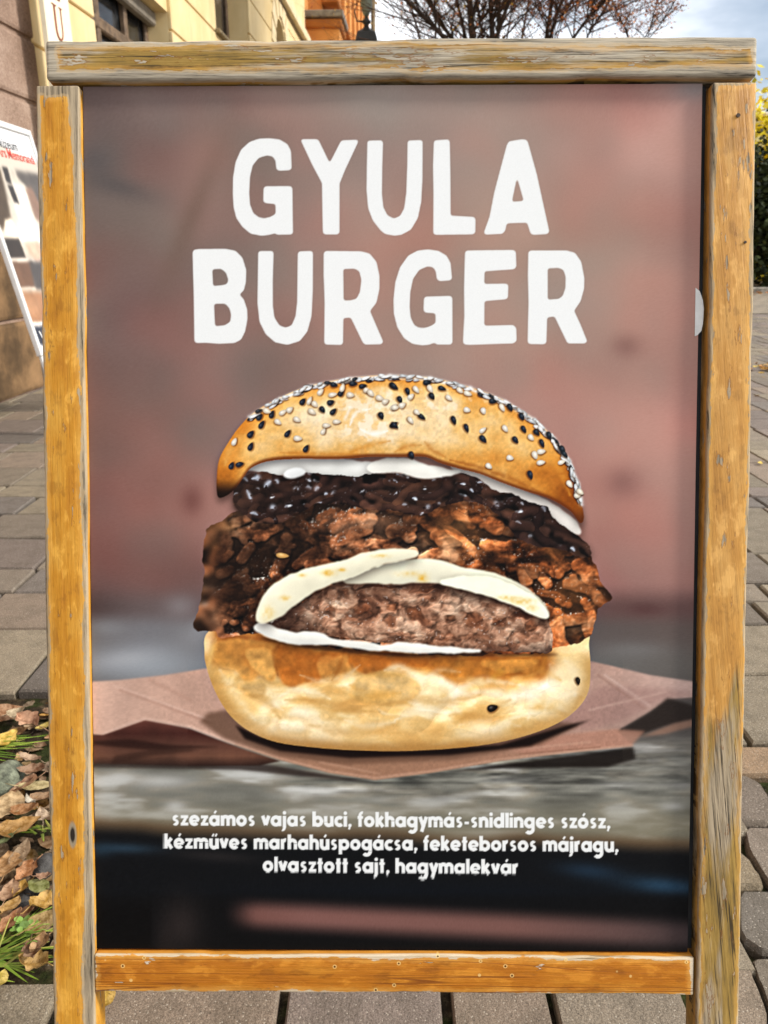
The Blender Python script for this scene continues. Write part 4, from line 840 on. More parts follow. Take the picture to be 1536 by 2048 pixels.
# ---------------------------------------------------------------- paving
def tone_attr(me, col):
    at = me.color_attributes.new('tone', 'FLOAT_COLOR', 'POINT'); n = len(me.vertices)
    c = np.array(col, np.float32)
    if c.ndim == 1: c = np.tile([*lin(c), 1.0], (n, 1))
    at.data.foreach_set('color', c.astype(np.float32).ravel())
R = random.Random(12)
bm = bmesh.new()
for f in ([(-60, -6), (70, -6), (70, 15.5), (-60, 15.5)],): bm.faces.new([bm.verts.new((x, y, -.022)) for x, y in f])
pav = tag(add('pavement', bm_mesh(bm, 'pavement'), M['soil']), kind='structure', label='grey concrete block paving with dark mossy joints')
bm = bmesh.new(); bm.faces.new([bm.verts.new(p) for p in ((-150, 13.9, -.003), (260, 13.9, -.003), (260, 900, -.003), (-150, 900, -.003))])
tag(add('ground', bm_mesh(bm, 'ground'), M['far']), kind='structure')
rowL = [-.62, -.32, -.06, .26, .56, .885, 1.16, 1.43, 1.69, 2.04, 2.295, 2.49, 2.785, 3.08, 3.32, 3.49, 3.80, 4.13, 4.33, 4.62, 4.97, 5.25, 5.6]
rowR = [-.6, -.30, -.02, .30, .60, .90, 1.19, 1.485, 1.787, 2.07, 2.22, 2.366, 2.64, 3.17, 3.32, 3.46, 3.9, 4.18, 4.4, 4.7, 5.0, 5.3, 5.6]
while rowL[-1] < 13.7: d = R.choice((.2, .26, .3, .33)); rowL.append(rowL[-1] + d); rowR.append(rowR[-1] + d)
XL, XR = -.75, .95
def row_y(k, x): t = (x - XL) / (XR - XL); t = min(max(t, -3), 4); return rowL[k] + (rowR[k] - rowL[k]) * min(max(t, 0), 1)
warm = [(150, 137, 116), (140, 127, 110), (157, 143, 120), (130, 118, 104), (146, 129, 112), (122, 113, 105), (136, 122, 112)]
PIT = (-1.6, -.535, .915, 1.665)                 # unpaved pocket full of leaves
def in_poly(x, y, P):
    c = False
    for (x0, y0), (x1, y1) in zip(P, P[1:] + P[:1]):
        if (y0 > y) != (y1 > y) and x < (x1 - x0) * (y - y0) / (y1 - y0) + x0: c = not c
    return c
# irregular stones of the patched corner, right of the board (outline corners on the ground)
def zc_(pts): return [tuple(on_ground(1330 + a / 3.16, 1400 + b / 3.16)[:2]) for a, b in pts]
cobs = [([(440, 286), (760, 292), (760, 462), (600, 464), (440, 470)], (150, 132, 114)), ([(430, 478), (520, 476), (590, 520), (640, 590), (664, 680), (660, 766), (430, 768)], (122, 116, 114)),
        ([(680, 640), (820, 480), (860, 780), (690, 790)], (128, 120, 112)), ([(500, 800), (690, 806), (720, 1160), (655, 1160), (600, 1060), (540, 960)], (126, 120, 118)), ([(470, 940), (520, 985), (585, 1085), (622, 1140), (600, 1172), (440, 1168), (440, 960)], (142, 134, 120)),
        ([(474, 1212), (680, 1206), (720, 1590), (600, 1584), (520, 1520), (470, 1450)], (118, 116, 116)), ([(400, 1640), (505, 1642), (556, 1722), (596, 1830), (640, 1945), (650, 2130), (380, 2130)], (134, 126, 120)),
        ([(548, 1622), (760, 1616), (780, 2130), (690, 2130), (660, 1950), (606, 1770)], (120, 116, 112)), ([(720, 810), (1000, 800), (1040, 1180), (740, 1170)], (126, 118, 110)), ([(740, 1210), (1050, 1200), (1080, 1610), (750, 1600)], (130, 122, 114)), ([(790, 1630), (1090, 1620), (1120, 2130), (800, 2130)], (124, 118, 110)), ([(880, 480), (1010, 480), (1020, 780), (870, 785)], (130, 120, 110))]
cob_pts = [zc_(p) for p, _ in cobs]
pv = []
for k in range(len(rowL) - 1):
    x = -3.4 + R.uniform(0, .3)
    xmax = 9 if k > 4 else 4
    while x < xmax:
        L_ = R.choice((.16, .2, .24, .28, .33)); x1 = x + L_; ym = (rowL[k] + rowR[k] + rowL[k + 1] + rowR[k + 1]) / 4; xb = .4957 + (ym - .82) * .438 - .012       # left rim of the patched corner
        if .3 < ym < 1.45 and x < xb < x1 + .06: x1 = max(xb, x + .06)
        y0a, y0b, y1a, y1b = row_y(k, x), row_y(k, x1), row_y(k + 1, x), row_y(k + 1, x1)
        cx, cy = (x + x1) / 2, (y0a + y1b) / 2
        if PIT[0] < cx and x < PIT[1] - .03 and PIT[2] < cy < PIT[3]: x = x1; continue
        if .3 < ym < 1.45 and x1 > xb + .01 and any(in_poly(a, b, q) for q in cob_pts for a, b in ((cx, cy), (x, y0a), (x1, y0b), (x, y1a), (x1, y1b))): x = x1; continue
        g = R.uniform(.004, .0085); j = lambda: R.uniform(-.003, .003)
        pv.append(([(x + g + j(), y0a + g + j()), (x1 - g + j(), y0b + g + j()), (x1 - g + j(), y1b - g + j()), (x + g + j(), y1a - g + j())], R.choice(warm)))
        x = x1
for pts, c in cobs: pv.append((zc_(pts), (c[0] * 1.06, c[1], c[2] * .90)))
def paver_into(bm, pts, z, bev=.005, tilt=(0, 0)):
    cx = sum(p[0] for p in pts) / len(pts); cy = sum(p[1] for p in pts) / len(pts); n = len(pts)
    f = lambda p, s, zz: bm.verts.new((cx + (p[0] - cx) * s, cy + (p[1] - cy) * s, zz + (p[0] - cx) * tilt[0] + (p[1] - cy) * tilt[1]))
    rr = max(math.hypot(p[0] - cx, p[1] - cy) for p in pts)
    a = [f(p, 1, -.03) for p in pts]; b = [f(p, 1, z - bev) for p in pts]; c = [f(p, 1 - bev / rr, z) for p in pts]
    for lo, hi in ((a, b), (b, c)):
        for i in range(n): bm.faces.new((lo[i], lo[(i + 1) % n], hi[(i + 1) % n], hi[i]))
    bm.faces.new(c)
def soften(pts, it=2):
    for _ in range(it):
        o = []
        for a, b in zip(pts, pts[1:] + pts[:1]): o += [(a[0] * .86 + b[0] * .14 + R.uniform(-.003, .003), a[1] * .86 + b[1] * .14 + R.uniform(-.003, .003)), (a[0] * .14 + b[0] * .86, a[1] * .14 + b[1] * .86)]
        pts = o
    return pts
def project(p):
    d = Vector(p) - Vector((0, 0, CAM_H)); z = d.y * ca0 - d.z * sa0
    return (768 + FPX * d.x / z, 1024 - FPX * (d.y * sa0 + d.z * ca0) / z) if z > .05 else (9e9, 9e9)
ca0, sa0 = math.cos(PITCH), math.sin(PITCH)
near, rest = [], []
ncob = len(cobs)
for idx, (pts, c) in enumerate(pv):
    cob = idx >= len(pv) - ncob
    vis = False
    for s_ in range(5):
        for t_ in range(5):
            a = [pts[0][i] + (pts[1 % len(pts)][i] - pts[0][i]) * s_ / 4 for i in (0, 1)]; q = [pts[-1][i] + (pts[len(pts) // 2][i] - pts[-1][i]) * s_ / 4 for i in (0, 1)]
            X_, Y_ = project((a[0] + (q[0] - a[0]) * t_ / 4, a[1] + (q[1] - a[1]) * t_ / 4, 0))
            if 0 <= X_ <= 1536 and 560 < Y_ <= 2048 and (X_ < 104 or X_ > 1466 or Y_ > 1972): vis = True
    dist = math.hypot(pts[0][0], pts[0][1])
    (near if (vis and dist < 6.5) else rest).append((pts, c, cob, dist))
near.sort(key=lambda q: q[3]); rest += near[300:]; near = near[:300]
for pts, c, cob, d in near:
    bm = bmesh.new(); cx = sum(p[0] for p in pts) / len(pts); cy = sum(p[1] for p in pts) / len(pts)
    loc = [(p[0] - cx, p[1] - cy) for p in pts]
    paver_into(bm, soften([(a * 1.045, b * 1.045) for a, b in loc], 1) if cob else loc, R.uniform(-.003, .003), .010 if cob else .006, (R.uniform(-.01, .01), R.uniform(-.01, .01)))
    o = add('cobblestone' if cob else 'paver', bm_mesh(bm, 'paver'), M['paver'], pav, (cx, cy, 0)); k_ = R.uniform(.9, 1.06); tone_attr(o.data, tuple(v * k_ for v in c))
bm = bmesh.new(); cols = []
for pts, c, cob, d in rest:
    n0 = len(bm.verts); paver_into(bm, soften(pts, 1) if cob else pts, R.uniform(-.002, .002), .006, (R.uniform(-.008, .008), R.uniform(-.008, .008)))
    k_ = R.uniform(.9, 1.06); cc = [*lin(tuple(v * k_ for v in c)), 1.0]; cols += [cc] * (len(bm.verts) - n0)
o = add('remaining_pavers', bm_mesh(bm, 'remaining_pavers'), M['paver'], pav); tone_attr(o.data, cols); o['kind'] = 'stuff'
# unpaved pocket with soil
bm = bmesh.new(); n = 26; vv = {}
for i in range(n + 1):
    for j in range(n + 1):
        x = PIT[0] + (PIT[1] + .03 - PIT[0]) * i / n; y = PIT[2] - .03 + (PIT[3] + .03 - PIT[2]) * j / n
        e_ = min(i, n - i, j, n - j) / n
        vv[i, j] = bm.verts.new((x, y, -.016 + .012 * min(1, e_ * 8) + .006 * math.sin(x * 31) * math.sin(y * 27) * min(1, e_ * 6)))
for i in range(n):
    for j in range(n): bm.faces.new((vv[i, j], vv[i + 1, j], vv[i + 1, j + 1], vv[i, j + 1]))
tag(add('soil_patch', bm_mesh(bm, 'soil_patch', True), M['soil']), kind='structure')

# ---------------------------------------------------------------- cream building on the left (local x along the street, y into the wall, z up)
WDIR = Vector((.044, 1, 0)).normalized(); W_O = Vector((-3.064, 0, 0))
def frame_obj(name, label, cat, off=0.0):
    e_ = empty(name); yv = Vector((-WDIR.y, WDIR.x, 0))            # into the wall = away from the street
    e_.matrix_world = Matrix.Translation(W_O - yv * off) @ Matrix((WDIR, yv, (0, 0, 1))).transposed().to_4x4(); return tag(e_, label, cat)
bld = frame_obj('museum_building', 'cream stucco building with grooved blocks and deep windows, behind the board on the left', 'building')
def courses(x0, x1, edges, mat, proud=.025, blk=1.25, name='stucco_block', holes=(), gap=.022):
    """rusticated blocks, each its own piece, butted with open grooves, kept clear of openings"""
    for k in range(len(edges) - 1):
        z0, z1 = edges[k] + gap / 2, edges[k + 1] - gap / 2
        segs = [(x0, x1)]
        for (h0, h1, hz0, hz1) in holes:
            if hz1 > z0 + .02 and hz0 < z1 - .02:
                ns = []
                for a, b in segs:
                    if h1 <= a or h0 >= b: ns.append((a, b)); continue
                    if h0 - a > .05: ns.append((a, h0))
                    if b - h1 > .05: ns.append((h1, b))
                segs = ns
        for a, b in segs:
            n_ = max(1, round((b - a) / 3.4))
            for q in range(n_):
                u0, u1 = a + (b - a) * q / n_, a + (b - a) * (q + 1) / n_
                part_box(name, (u0, u1 - (.0 if q == n_ - 1 else gap), -proud, .02, z0, z1), mat, bld, .008)
EDG = [.55, 1.1, 1.62, 2.12, 2.57, 3.07, 3.57, 4.075, 4.64, 5.2, 5.76, 6.03]
HOL = [(7.31, 7.66, 0, 3.95), (8.26, 10.78, 1.1, 3.76), (13.08, 15.6, 4.12, 6.03), (18.26, 19.62, 4.3, 5.68), (18.26, 19.62, .9, 3.2), (13.3, 15.4, .9, 3.5)]
courses(6.85, 23.0, EDG, M['cream'], holes=HOL)
def wall_with(name, x0, x1, z0, z1, holes, y0, y1, mat):
    """solid wall with rectangular openings, built as one body of boxes"""
    zsx = sorted({z0, z1, *[h for q in holes for h in (q[2], q[3]) if z0 < h < z1]}); bm = bmesh.new()
    for a, b in zip(zsx[:-1], zsx[1:]):
        seg = [(x0, x1)]
        for (h0, h1, hz0, hz1) in holes:
            if hz0 < b - 1e-4 and hz1 > a + 1e-4:
                ns = []
                for p, q in seg:
                    if h1 <= p or h0 >= q: ns.append((p, q)); continue
                    if h0 > p: ns.append((p, h0))
                    if h1 < q: ns.append((h1, q))
                seg = ns
        for p, q in seg: box(bm, p, q, y0, y1, a, b)
    return add(name, bm_mesh(bm, name), mat, bld)
wall_with('wall', 6.85, 23.0, 0, 12, HOL, .02, .62, M['cream'])
part_box('wall_core', (-8, 23.0, .62, 9, 0, 12), M['dark'], bld)
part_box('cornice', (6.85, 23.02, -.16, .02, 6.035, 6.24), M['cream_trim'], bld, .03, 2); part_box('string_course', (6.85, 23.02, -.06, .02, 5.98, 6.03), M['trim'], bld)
part_box('plinth', (6.86, 23.0, -.07, .02, 0, .54), M['stone'], bld, .015)
for q in range(6): part_box('upper_stucco', (6.85 + q * 2.7, 6.85 + (q + 1) * 2.7 - .02, -.01, .02, 6.25 + .0, 11.6), M['cream'], bld)
part_box('eaves', (-8.2, 23.3, -.5, .02, 11.65, 11.95), M['cream_trim'], bld, .04, 2)
# stone portal pier nearest the camera
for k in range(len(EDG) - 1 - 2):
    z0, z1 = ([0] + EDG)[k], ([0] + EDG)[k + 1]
    part_box('stone_block', (4.6, 6.83, -.075, .55, z0 + .012, z1 - .012), M['shaded_plinth'] if k < 2 else M['stone'], bld, .028, 2)  # lowest courses: brown plinth stone with the sign's shade put into its colour
part_box('pier_core', (4.62, 6.82, -.05, .62, 0, 12), M['stone'], bld)
for k in range(5): part_box('portal_block', (-6 + k * 2.1, -6 + (k + 1) * 2.1 - .03, -.03, .62, 0, 12), M['stone'], bld, .02)
# openings
def window(x0, x1, z0, z1, dep, glass, mull=(), bars=(), lintel=True, nm='window'):
    f = part_box('pane', (x0 + .02, x1 - .02, dep + .05, dep + .07, z0 + .02, z1 - .02), glass, None); f.name = 'window'; f.parent = bld
    fw = .10
    for b in ((x0, x0 + fw, z0, z1), (x1 - fw, x1, z0, z1), (x0 + fw, x1 - fw, z1 - fw, z1), (x0 + fw, x1 - fw, z0, z0 + fw)): part_box('window_frame', (b[0], b[1], dep, dep + .045, b[2], b[3]), M['frame_wood'], f, .012)
    for m_ in mull: part_box('mullion', (m_ - .05, m_ + .05, dep - .02, dep + .045, z0 + fw, z1 - fw), M['frame_wood'], f, .012)
    for b in bars: part_box('transom', (x0 + fw, x1 - fw, dep - .03, dep + .045, b - .06, b + .06), M['frame_wood'], f, .015)
    return f
window(8.26, 10.78, 1.1, 3.76, .27, M['glass'], (9.1, 9.95), (3.25,))
part_box('shutter_box', (8.27, 10.77, .16, .27, 3.60, 3.755), M['roof'], bld, .02)
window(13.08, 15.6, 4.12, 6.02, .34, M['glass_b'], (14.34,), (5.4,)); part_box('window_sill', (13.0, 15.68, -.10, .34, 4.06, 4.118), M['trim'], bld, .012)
window(18.26, 19.62, 4.3, 5.0, .34, M['glass'], (18.94,)); window(18.26, 19.62, .9, 3.2, .34, M['glass'], (18.94,)); window(13.3, 15.4, .9, 3.5, .34, M['glass'], (14.35,), (2.7,))
part_box('niche_door', (7.31, 7.66, .30, .36, 0, 3.95), M['frame_wood'], bld)
# arched head and its radiating voussoirs
def arch_pts(cx, zc2, rx, rz, n=14): return [(cx + rx * math.cos(math.pi * k / n), zc2 + rz * math.sin(math.pi * k / n)) for k in range(n + 1)]
bm = bmesh.new(); A_ = arch_pts(18.94, 5.0, .68, .67); outer = [(18.26, 5.0), (18.26, 5.69), (19.62, 5.69), (19.62, 5.0)]
for side in (-1, 1):
    pts = [p for p in A_ if (p[0] - 18.94) * side >= -1e-6]; pts.sort(key=lambda p: p[1])
    poly = [(18.94, 5.70)] + [(18.94 + side * .68, 5.70)] + pts
    prism(bm, poly, 'y', -.02, .60)
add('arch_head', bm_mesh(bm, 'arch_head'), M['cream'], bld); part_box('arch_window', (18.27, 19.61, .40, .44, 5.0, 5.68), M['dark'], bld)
for k in range(7):
    an = math.pi * (k + .5) / 7; d1 = Vector((math.cos(an), math.sin(an))); d2 = Vector((-d1.y, d1.x)); c0 = Vector((18.94, 5.0)); p = [c0 + d1 * .72 - d2 * .13, c0 + d1 * 1.16 - d2 * .21, c0 + d1 * 1.16 + d2 * .21, c0 + d1 * .72 + d2 * .13]
    bm = bmesh.new(); prism(bm, [tuple(q) for q in p], 'y', -.05, -.026); add('voussoir', bm_mesh(bm, 'voussoir'), M['cream_trim'], bld)

# ---------------------------------------------------------------- vertical lettered sign standing off the wall
vsn = frame_obj('vertical_sign', 'narrow cream vertical sign with brown serif letters hanging beside the window', 'sign', .29)
part_box('sign_panel', (6.58, 7.03, .0, .04, 1.9, 4.4), M['sign_cream'], vsn, .004)
def text_mesh(txt, size, ext=.002):
    cu = bpy.data.curves.new('txt', 'FONT'); cu.body = txt; cu.size = size; cu.extrude = ext; cu.offset = size * .004; cu.align_x = 'CENTER'; cu.resolution_u = 3
    o = bpy.data.objects.new('txt', cu); COL.objects.link(o); dg = bpy.context.evaluated_depsgraph_get(); me = bpy.data.meshes.new_from_object(o.evaluated_get(dg)); bpy.data.objects.remove(o); bpy.data.curves.remove(cu); return me
def serif_letter(ch, x, z, h):
    """thick and thin roman capitals"""
    bm = bmesh.new(); w = h * .92
    def q(a): prism(bm, [(x + p[0] * w, z + p[1] * h) for p in a], 'y', -.006, 0)
    if ch == 'U':
        n = 10
        o1 = [(.12 + .30 - .30 * math.cos(math.pi * k / n), .34 - .34 * math.sin(math.pi * k / n)) for k in range(n + 1)]; i1 = [(.24 + .21 - .21 * math.cos(math.pi * k / n), .34 - .27 * math.sin(math.pi * k / n)) for k in range(n + 1)]
        for k in range(n): q([o1[k], o1[k + 1], i1[k + 1], i1[k]])
        q([(.12, .34), (.24, .34), (.24, .97), (.12, .97)]); q([(.66, .34), (.72, .34), (.72, .97), (.66, .97)]); q([(0, .972), (.36, .972), (.36, 1), (0, 1)]); q([(.56, .972), (.82, .972), (.82, 1), (.56, 1)])
    elif ch == 'E':
        q([(.14, .03), (.26, .03), (.26, .97), (.14, .97)]); q([(0, .972), (.70, .972), (.70, 1), (0, 1)]); q([(0, 0), (.74, 0), (.74, .028), (0, .028)]); q([(.262, .48), (.56, .48), (.56, .515), (.262, .515)]); q([(.66, .80), (.70, .80), (.70, .971), (.66, .971)]); q([(.70, .03), (.74, .03), (.74, .22), (.70, .22)])
    elif ch == 'M':
        q([(.06, .03), (.10, .03), (.10, .97), (.06, .97)]); q([(.78, .03), (.90, .03), (.90, .97), (.78, .97)]); q([(.10, .97), (.20, .97), (.50, .05), (.45, .05)]); q([(.46, .05), (.50, .05), (.78, .97), (.74, .97)])
    elif ch == 'Z':
        q([(.04, .93), (.76, .93), (.76, 1), (.04, 1)]); q([(.02, 0), (.76, 0), (.76, .07), (.02, .07)]); q([(.02, .072), (.16, .072), (.76, .928), (.62, .928)])
    add('letter', bm_mesh(bm, 'letter'), M['letter_brown'], vsn)
for ch, z in (('M', 2.28), ('U', 2.56), ('E', 2.84), ('Z', 3.12), ('U', 3.40), ('M', 3.68)): serif_letter(ch, 6.70, z, .235)
for z in (3.3, 4.2): part_box('bracket', (6.78, 6.82, .04, .26, z, z + .04), M['iron'], vsn)

# ---------------------------------------------------------------- ochre building farther down the street
ob = frame_obj('ochre_building', 'tall orange ochre palace with pilasters, farther down the street behind the cream building', 'building')
part_box('wall', (24.6, 44, -.28, 9, 0, 15), M['ochre'], ob); part_box('side_wall', (23.02, 24.6, .1, 9, 0, 15), M['ochre'], ob)
part_box('porch_wall', (23.4, 24.58, -.86, .09, 0, 6.78), M['ochre'], ob); part_box('porch_roof', (23.25, 24.75, -.98, .12, 6.79, 6.95), M['roof'], ob, .02)
part_box('porch_cornice', (23.3, 24.66, -.93, .098, 6.55, 6.76), M['ochre_dark'], ob, .03)
bm = bmesh.new(); prism(bm, [(-.72, 0), (-.16, 0)] + [(-.44 + .28 * math.cos(math.pi * k / 10), 5.6 + .34 * math.sin(math.pi * k / 10)) for k in range(11)], 'x', 23.392, 23.42); add('porch_arch', bm_mesh(bm, 'porch_arch'), M['ochre_dark'], ob)
for k in range(9):
    x = 25.6 + k * 2.1
    p = part_box('pilaster', (x, x + .55, -.46, -.282, 0, 13.6), M['ochre'], ob, .02); part_box('capital', (x - .1, x + .65, -.54, -.282, 13.62, 14.1), M['ochre'], ob, .03); part_box('pilaster_base', (x - .08, x + .63, -.56, -.282, 7.0, 7.4), M['ochre'], ob, .03)
    for z in (2.2, 7.9, 11.2):
        f = part_box('window', (x + .85, x + 1.75, -.30, -.284, z, z + 2.1), M['glass'], ob)
        for b in ((x + .75, x + .85, z - .1, z + 2.2), (x + 1.75, x + 1.85, z - .1, z + 2.2), (x + .85, x + 1.75, z + 2.1, z + 2.2), (x + .85, x + 1.75, z - .1, z)): part_box('window_frame', (b[0], b[1], -.37, -.283, b[2], b[3]), M['ochre_dark'], f, .01)
part_box('cornice', (24.5, 44.1, -.75, -.281, 7.42, 7.62), M['ochre_dark'], ob, .03); part_box('eaves', (24.3, 44.2, -1.1, -.281, 14.2, 14.8), M['ochre_dark'], ob, .06)
V, F = [], []; tube(V, F, [(43.9, -.6, 0), (43.9, -.6, 14)], [.11, .11], 8); add('downpipe', pymesh('downpipe', V, F, True), M['trim'], ob)

# ---------------------------------------------------------------- street lantern
lp0 = at_dist(733, 80, 15.0); lx, ly = lp0.x, 15.0; lz = at_dist(733, 64, 15.0).z
lamp = tag(empty('street_lantern', (lx, ly, 0)), 'black iron street lantern with a ball and vase finial, left of the bare tree', 'street lamp')
def lathe(name, prof, mat, par, n=16, sq=False):
    bm = bmesh.new(); rings = []
    n = 4 if sq else n
    for r, z in prof: rings.append([bm.verts.new((r * math.cos(2 * math.pi * (k + .5 * sq) / n), r * math.sin(2 * math.pi * (k + .5 * sq) / n), z)) for k in range(n)])
    for a, b in zip(rings[:-1], rings[1:]):
        for k in range(n): bm.faces.new((a[k], a[(k + 1) % n], b[(k + 1) % n], b[k]))
    bm.faces.new(rings[0][::-1]); bm.faces.new(rings[-1]); return add(name, bm_mesh(bm, name, not sq), mat, par)
lathe('post', [(.16, 0), (.16, .5), (.09, .6), (.06, 1.2), (.05, lz - .75), (.09, lz - .70), (.05, lz - .65)], M['iron'], lamp)
g_ = lathe('lantern_glass', [(.11, lz - .64), (.20, lz - .17)], M['lampglass'], lamp, sq=True)
lathe('lantern_roof', [(.26, lz - .16), (.255, lz - .13), (.21, lz - .02), (.10, lz + .03), (.055, lz + .07)], M['iron'], lamp, sq=True)
lathe('finial', [(.045, lz + .071), (.035, lz + .10), (.072, lz + .135), (.072, lz + .165), (.035, lz + .20), (.03, lz + .225)], M['iron'], lamp)
lathe('finial_vase', [(.03, lz + .226), (.07, lz + .29), (.10, lz + .40), (.092, lz + .46), (.11, lz + .50), (.05, lz + .52)], M['lampglass'], lamp)
V, F = [], []; tube(V, F, [(-.03, 0, lz + .15), (-.16, 0, lz + .16), (-.20, 0, lz + .3), (-.15, 0, lz + .42)], [.014, .014, .012, .008], 6); add('scroll_arm', pymesh('scroll_arm', V, F, True), M['iron'], lamp)

# ---------------------------------------------------------------- autumn trees
def leaf_quads(V, F, C, p, size, rng, cols, n=1):
    for _ in range(n):
        a = Vector((rng.gauss(0, 1), rng.gauss(0, 1), rng.gauss(0, .6))).normalized(); b = a.cross(Vector((rng.gauss(0, 1), rng.gauss(0, 1), rng.gauss(0, 1)))).normalized()
        q = p + Vector((rng.gauss(0, 1), rng.gauss(0, 1), rng.gauss(0, 1))) * size * 1.2; s_ = size * rng.uniform(.6, 1.3); i = len(V)
        V += [q, q + a * s_ * .5 + b * s_ * .3, q + a * s_, q + a * s_ * .5 - b * s_ * .3]; F.append((i, i + 1, i + 2, i + 3))
        c = rng.choice(cols); k = rng.uniform(.75, 1.15); C += [[*lin(tuple(min(255, v * k) for v in c)), 1.0]] * 4
def tree(name, label, limbs, seed, cols, leaf_n, twig_r, reach, up=.35, leaf_size=.07, gen=(9, 5, 4)):
    """limbs: explicit main stems (polyline, r0, r1); side branches and twigs grow from them"""
    rng = random.Random(seed); base = limbs[0][0][0]; root = tag(empty(name, base), label, 'tree', 'bare autumn trees')
    V, F = [], []; TV, TF = [], []; LV_, LF, LC = [], [], []
    def loc(p): return Vector(p) - Vector(base)
    def grow(p, d, ln, r, lev):
        pts = [p]; n = 4; dd = d.copy()
        for k in range(n):
            dd = (dd + Vector((rng.gauss(0, .16), rng.gauss(0, .16), rng.gauss(0, .12) + up * .10))).normalized(); pts.append(pts[-1] + dd * ln / n)
        rad = [r * (1 - .75 * k / n) for k in range(n + 1)]
        if lev == 0: tube(V, F, pts, rad, 5)
        else: tube(TV, TF, pts, rad, 3)
        if lev < 2:
            for q in range(gen[lev + 1]):
                t = rng.uniform(.25, 1); i = min(int(t * n), n - 1); o = pts[i].lerp(pts[i + 1], t * n - i)
                nd = (dd * .75 + Vector((rng.gauss(0, .6), rng.gauss(0, .6), rng.gauss(0, .4) + up * .5))).normalized(); grow(o, nd, ln * rng.uniform(.4, .7), max(.0022, r * .45), lev + 1)
        else:
            for q in range(leaf_n):
                if rng.random() < .8: leaf_quads(LV_, LF, LC, pts[rng.randint(1, n)], leaf_size, rng, cols)
    for pts, r0, r1 in limbs:
        r0 *= .55; r1 *= .42
        P_ = [loc(p) for p in pts]; n = len(P_); rad = [r0 + (r1 - r0) * k / (n - 1) for k in range(n)]; tube(V, F, P_, rad, 7)
        tot = sum((b - a).length for a, b in zip(P_[:-1], P_[1:]))
        for k in range(int(gen[0] * tot / 3)):
            t = rng.uniform(.28, 1) * (n - 1); i = min(int(t), n - 2); o = P_[i].lerp(P_[i + 1], t - i); tg = (P_[i + 1] - P_[i]).normalized()
            d = (tg * .6 + Vector((rng.gauss(0, .7), rng.gauss(0, .6), rng.uniform(-.1, .5)))).normalized(); grow(o, d, reach * rng.uniform(.5, 1.1), twig_r * rng.uniform(.6, 1.1), 0)
    add('trunk', pymesh('trunk', V, F, True), M['bark'], root); add('twigs', pymesh('twigs', TV, TF), M['twig'], root)
    if LF:
        me = pymesh('crown', LV_, LF); tone_attr(me, LC); add('crown', me, M['foliage'], root)
def stems(base_px, dist, tops, base_z=0):
    """tops: list of polylines of (px,py,dist) the stem passes through"""
    b = at_dist(base_px[0], base_px[1], dist); b.z = 0; out = []
    for pl, r0, r1 in tops:
        pts = [b + Vector((0, 0, 0))]; p1 = at_dist(*pl[0]); pts.append(b.lerp(p1, .5) + Vector((0, 0, .5))); pts += [at_dist(*q) for q in pl]
        d = (pts[-1] - pts[-2]).normalized(); pts += [pts[-1] + d * 1.3 + Vector((0, 0, .3)), pts[-1] + d * 2.6 + Vector((0, 0, .9))]; out.append((pts, r0, r1))
    return out
AUT = [(190, 110, 50), (206, 136, 66), (168, 96, 60), (176, 124, 90), (150, 92, 66)]
tree('bare_tree', 'dark multi-stemmed bare tree with a few yellow leaves, above the middle of the board', stems((955, 700), 15, [
    ([(905, 95, 14.6), (870, 55, 14.4), (808, -5, 14.2)], .10, .035), ([(912, 90, 15.3), (878, 40, 15.5), (850, -5, 15.6)], .09, .03), ([(948, 95, 15), (942, 40, 15), (938, -20, 15)], .15, .07),
    ([(935, 95, 15.6), (922, 35, 15.7), (910, -10, 15.8)], .08, .04), ([(986, 95, 15.2), (983, 40, 15.2), (980, -20, 15.2)], .12, .06), ([(992, 80, 14.8), (1003, 45, 14.7), (1022, -8, 14.5)], .09, .045), ([(996, 85, 15.5), (997, 30, 15.6), (995, -15, 15.7)], .07, .04), ([(968, 90, 16), (958, 30, 16.2), (952, -20, 16.4)], .05, .03)]), 3, [(214, 170, 60), (200, 120, 60), (180, 110, 70)], 1, .015, 1.8, leaf_size=.05, gen=(11, 6, 5))
tree('russet_tree', 'reddish-brown tree with thin rusty leaves, right of the dark bare tree', stems((1100, 700), 16, [
    ([(1090, 95, 16), (1098, 40, 16), (1106, -10, 16)], .09, .05), ([(1096, 90, 15.6), (1112, 35, 15.4), (1128, -10, 15.3)], .08, .04), ([(1105, 90, 16.5), (1125, 30, 16.7), (1148, -5, 16.9)], .05, .025), ([(1138, 90, 15.6), (1165, 50, 15.4), (1200, 10, 15.2)], .07, .035), ([(1170, 85, 16.6), (1185, 55, 16.8), (1215, 10, 17)], .06, .03)]), 8, AUT, 3, .014, 1.4, leaf_size=.055, gen=(11, 6, 5))
tree('slender_tree', 'small slender tree with sparse pinkish leaves at the right end of the tree group', stems((1270, 700), 17, [
    ([(1262, 95, 17), (1252, 60, 17), (1240, 38, 17)], .05, .02), ([(1285, 85, 17), (1302, 50, 17.1), (1312, 8, 17.2)], .045, .014), ([(1290, 88, 16.8), (1316, 55, 16.7), (1338, 22, 16.6)], .035, .01)]), 21, [(198, 150, 120), (190, 128, 96), (206, 160, 130)], 2, .010, .55, leaf_size=.06, gen=(9, 4, 3))
tree('distant_tree', 'hazy brown twiggy tree beyond the dark bare tree', stems((870, 600), 24, [
    ([(845, 100, 24), (830, 40, 24), (815, -10, 24)], .08, .03), ([(870, 100, 24), (872, 40, 24), (868, -10, 24)], .08, .03), ([(1040, 100, 24), (1050, 40, 24), (1060, -10, 24)], .08, .03), ([(1010, 100, 25), (1020, 40, 25), (1030, -10, 25)], .06, .03)]), 33, AUT, 1, .012, 2.2, leaf_size=.06, gen=(6, 4, 3))

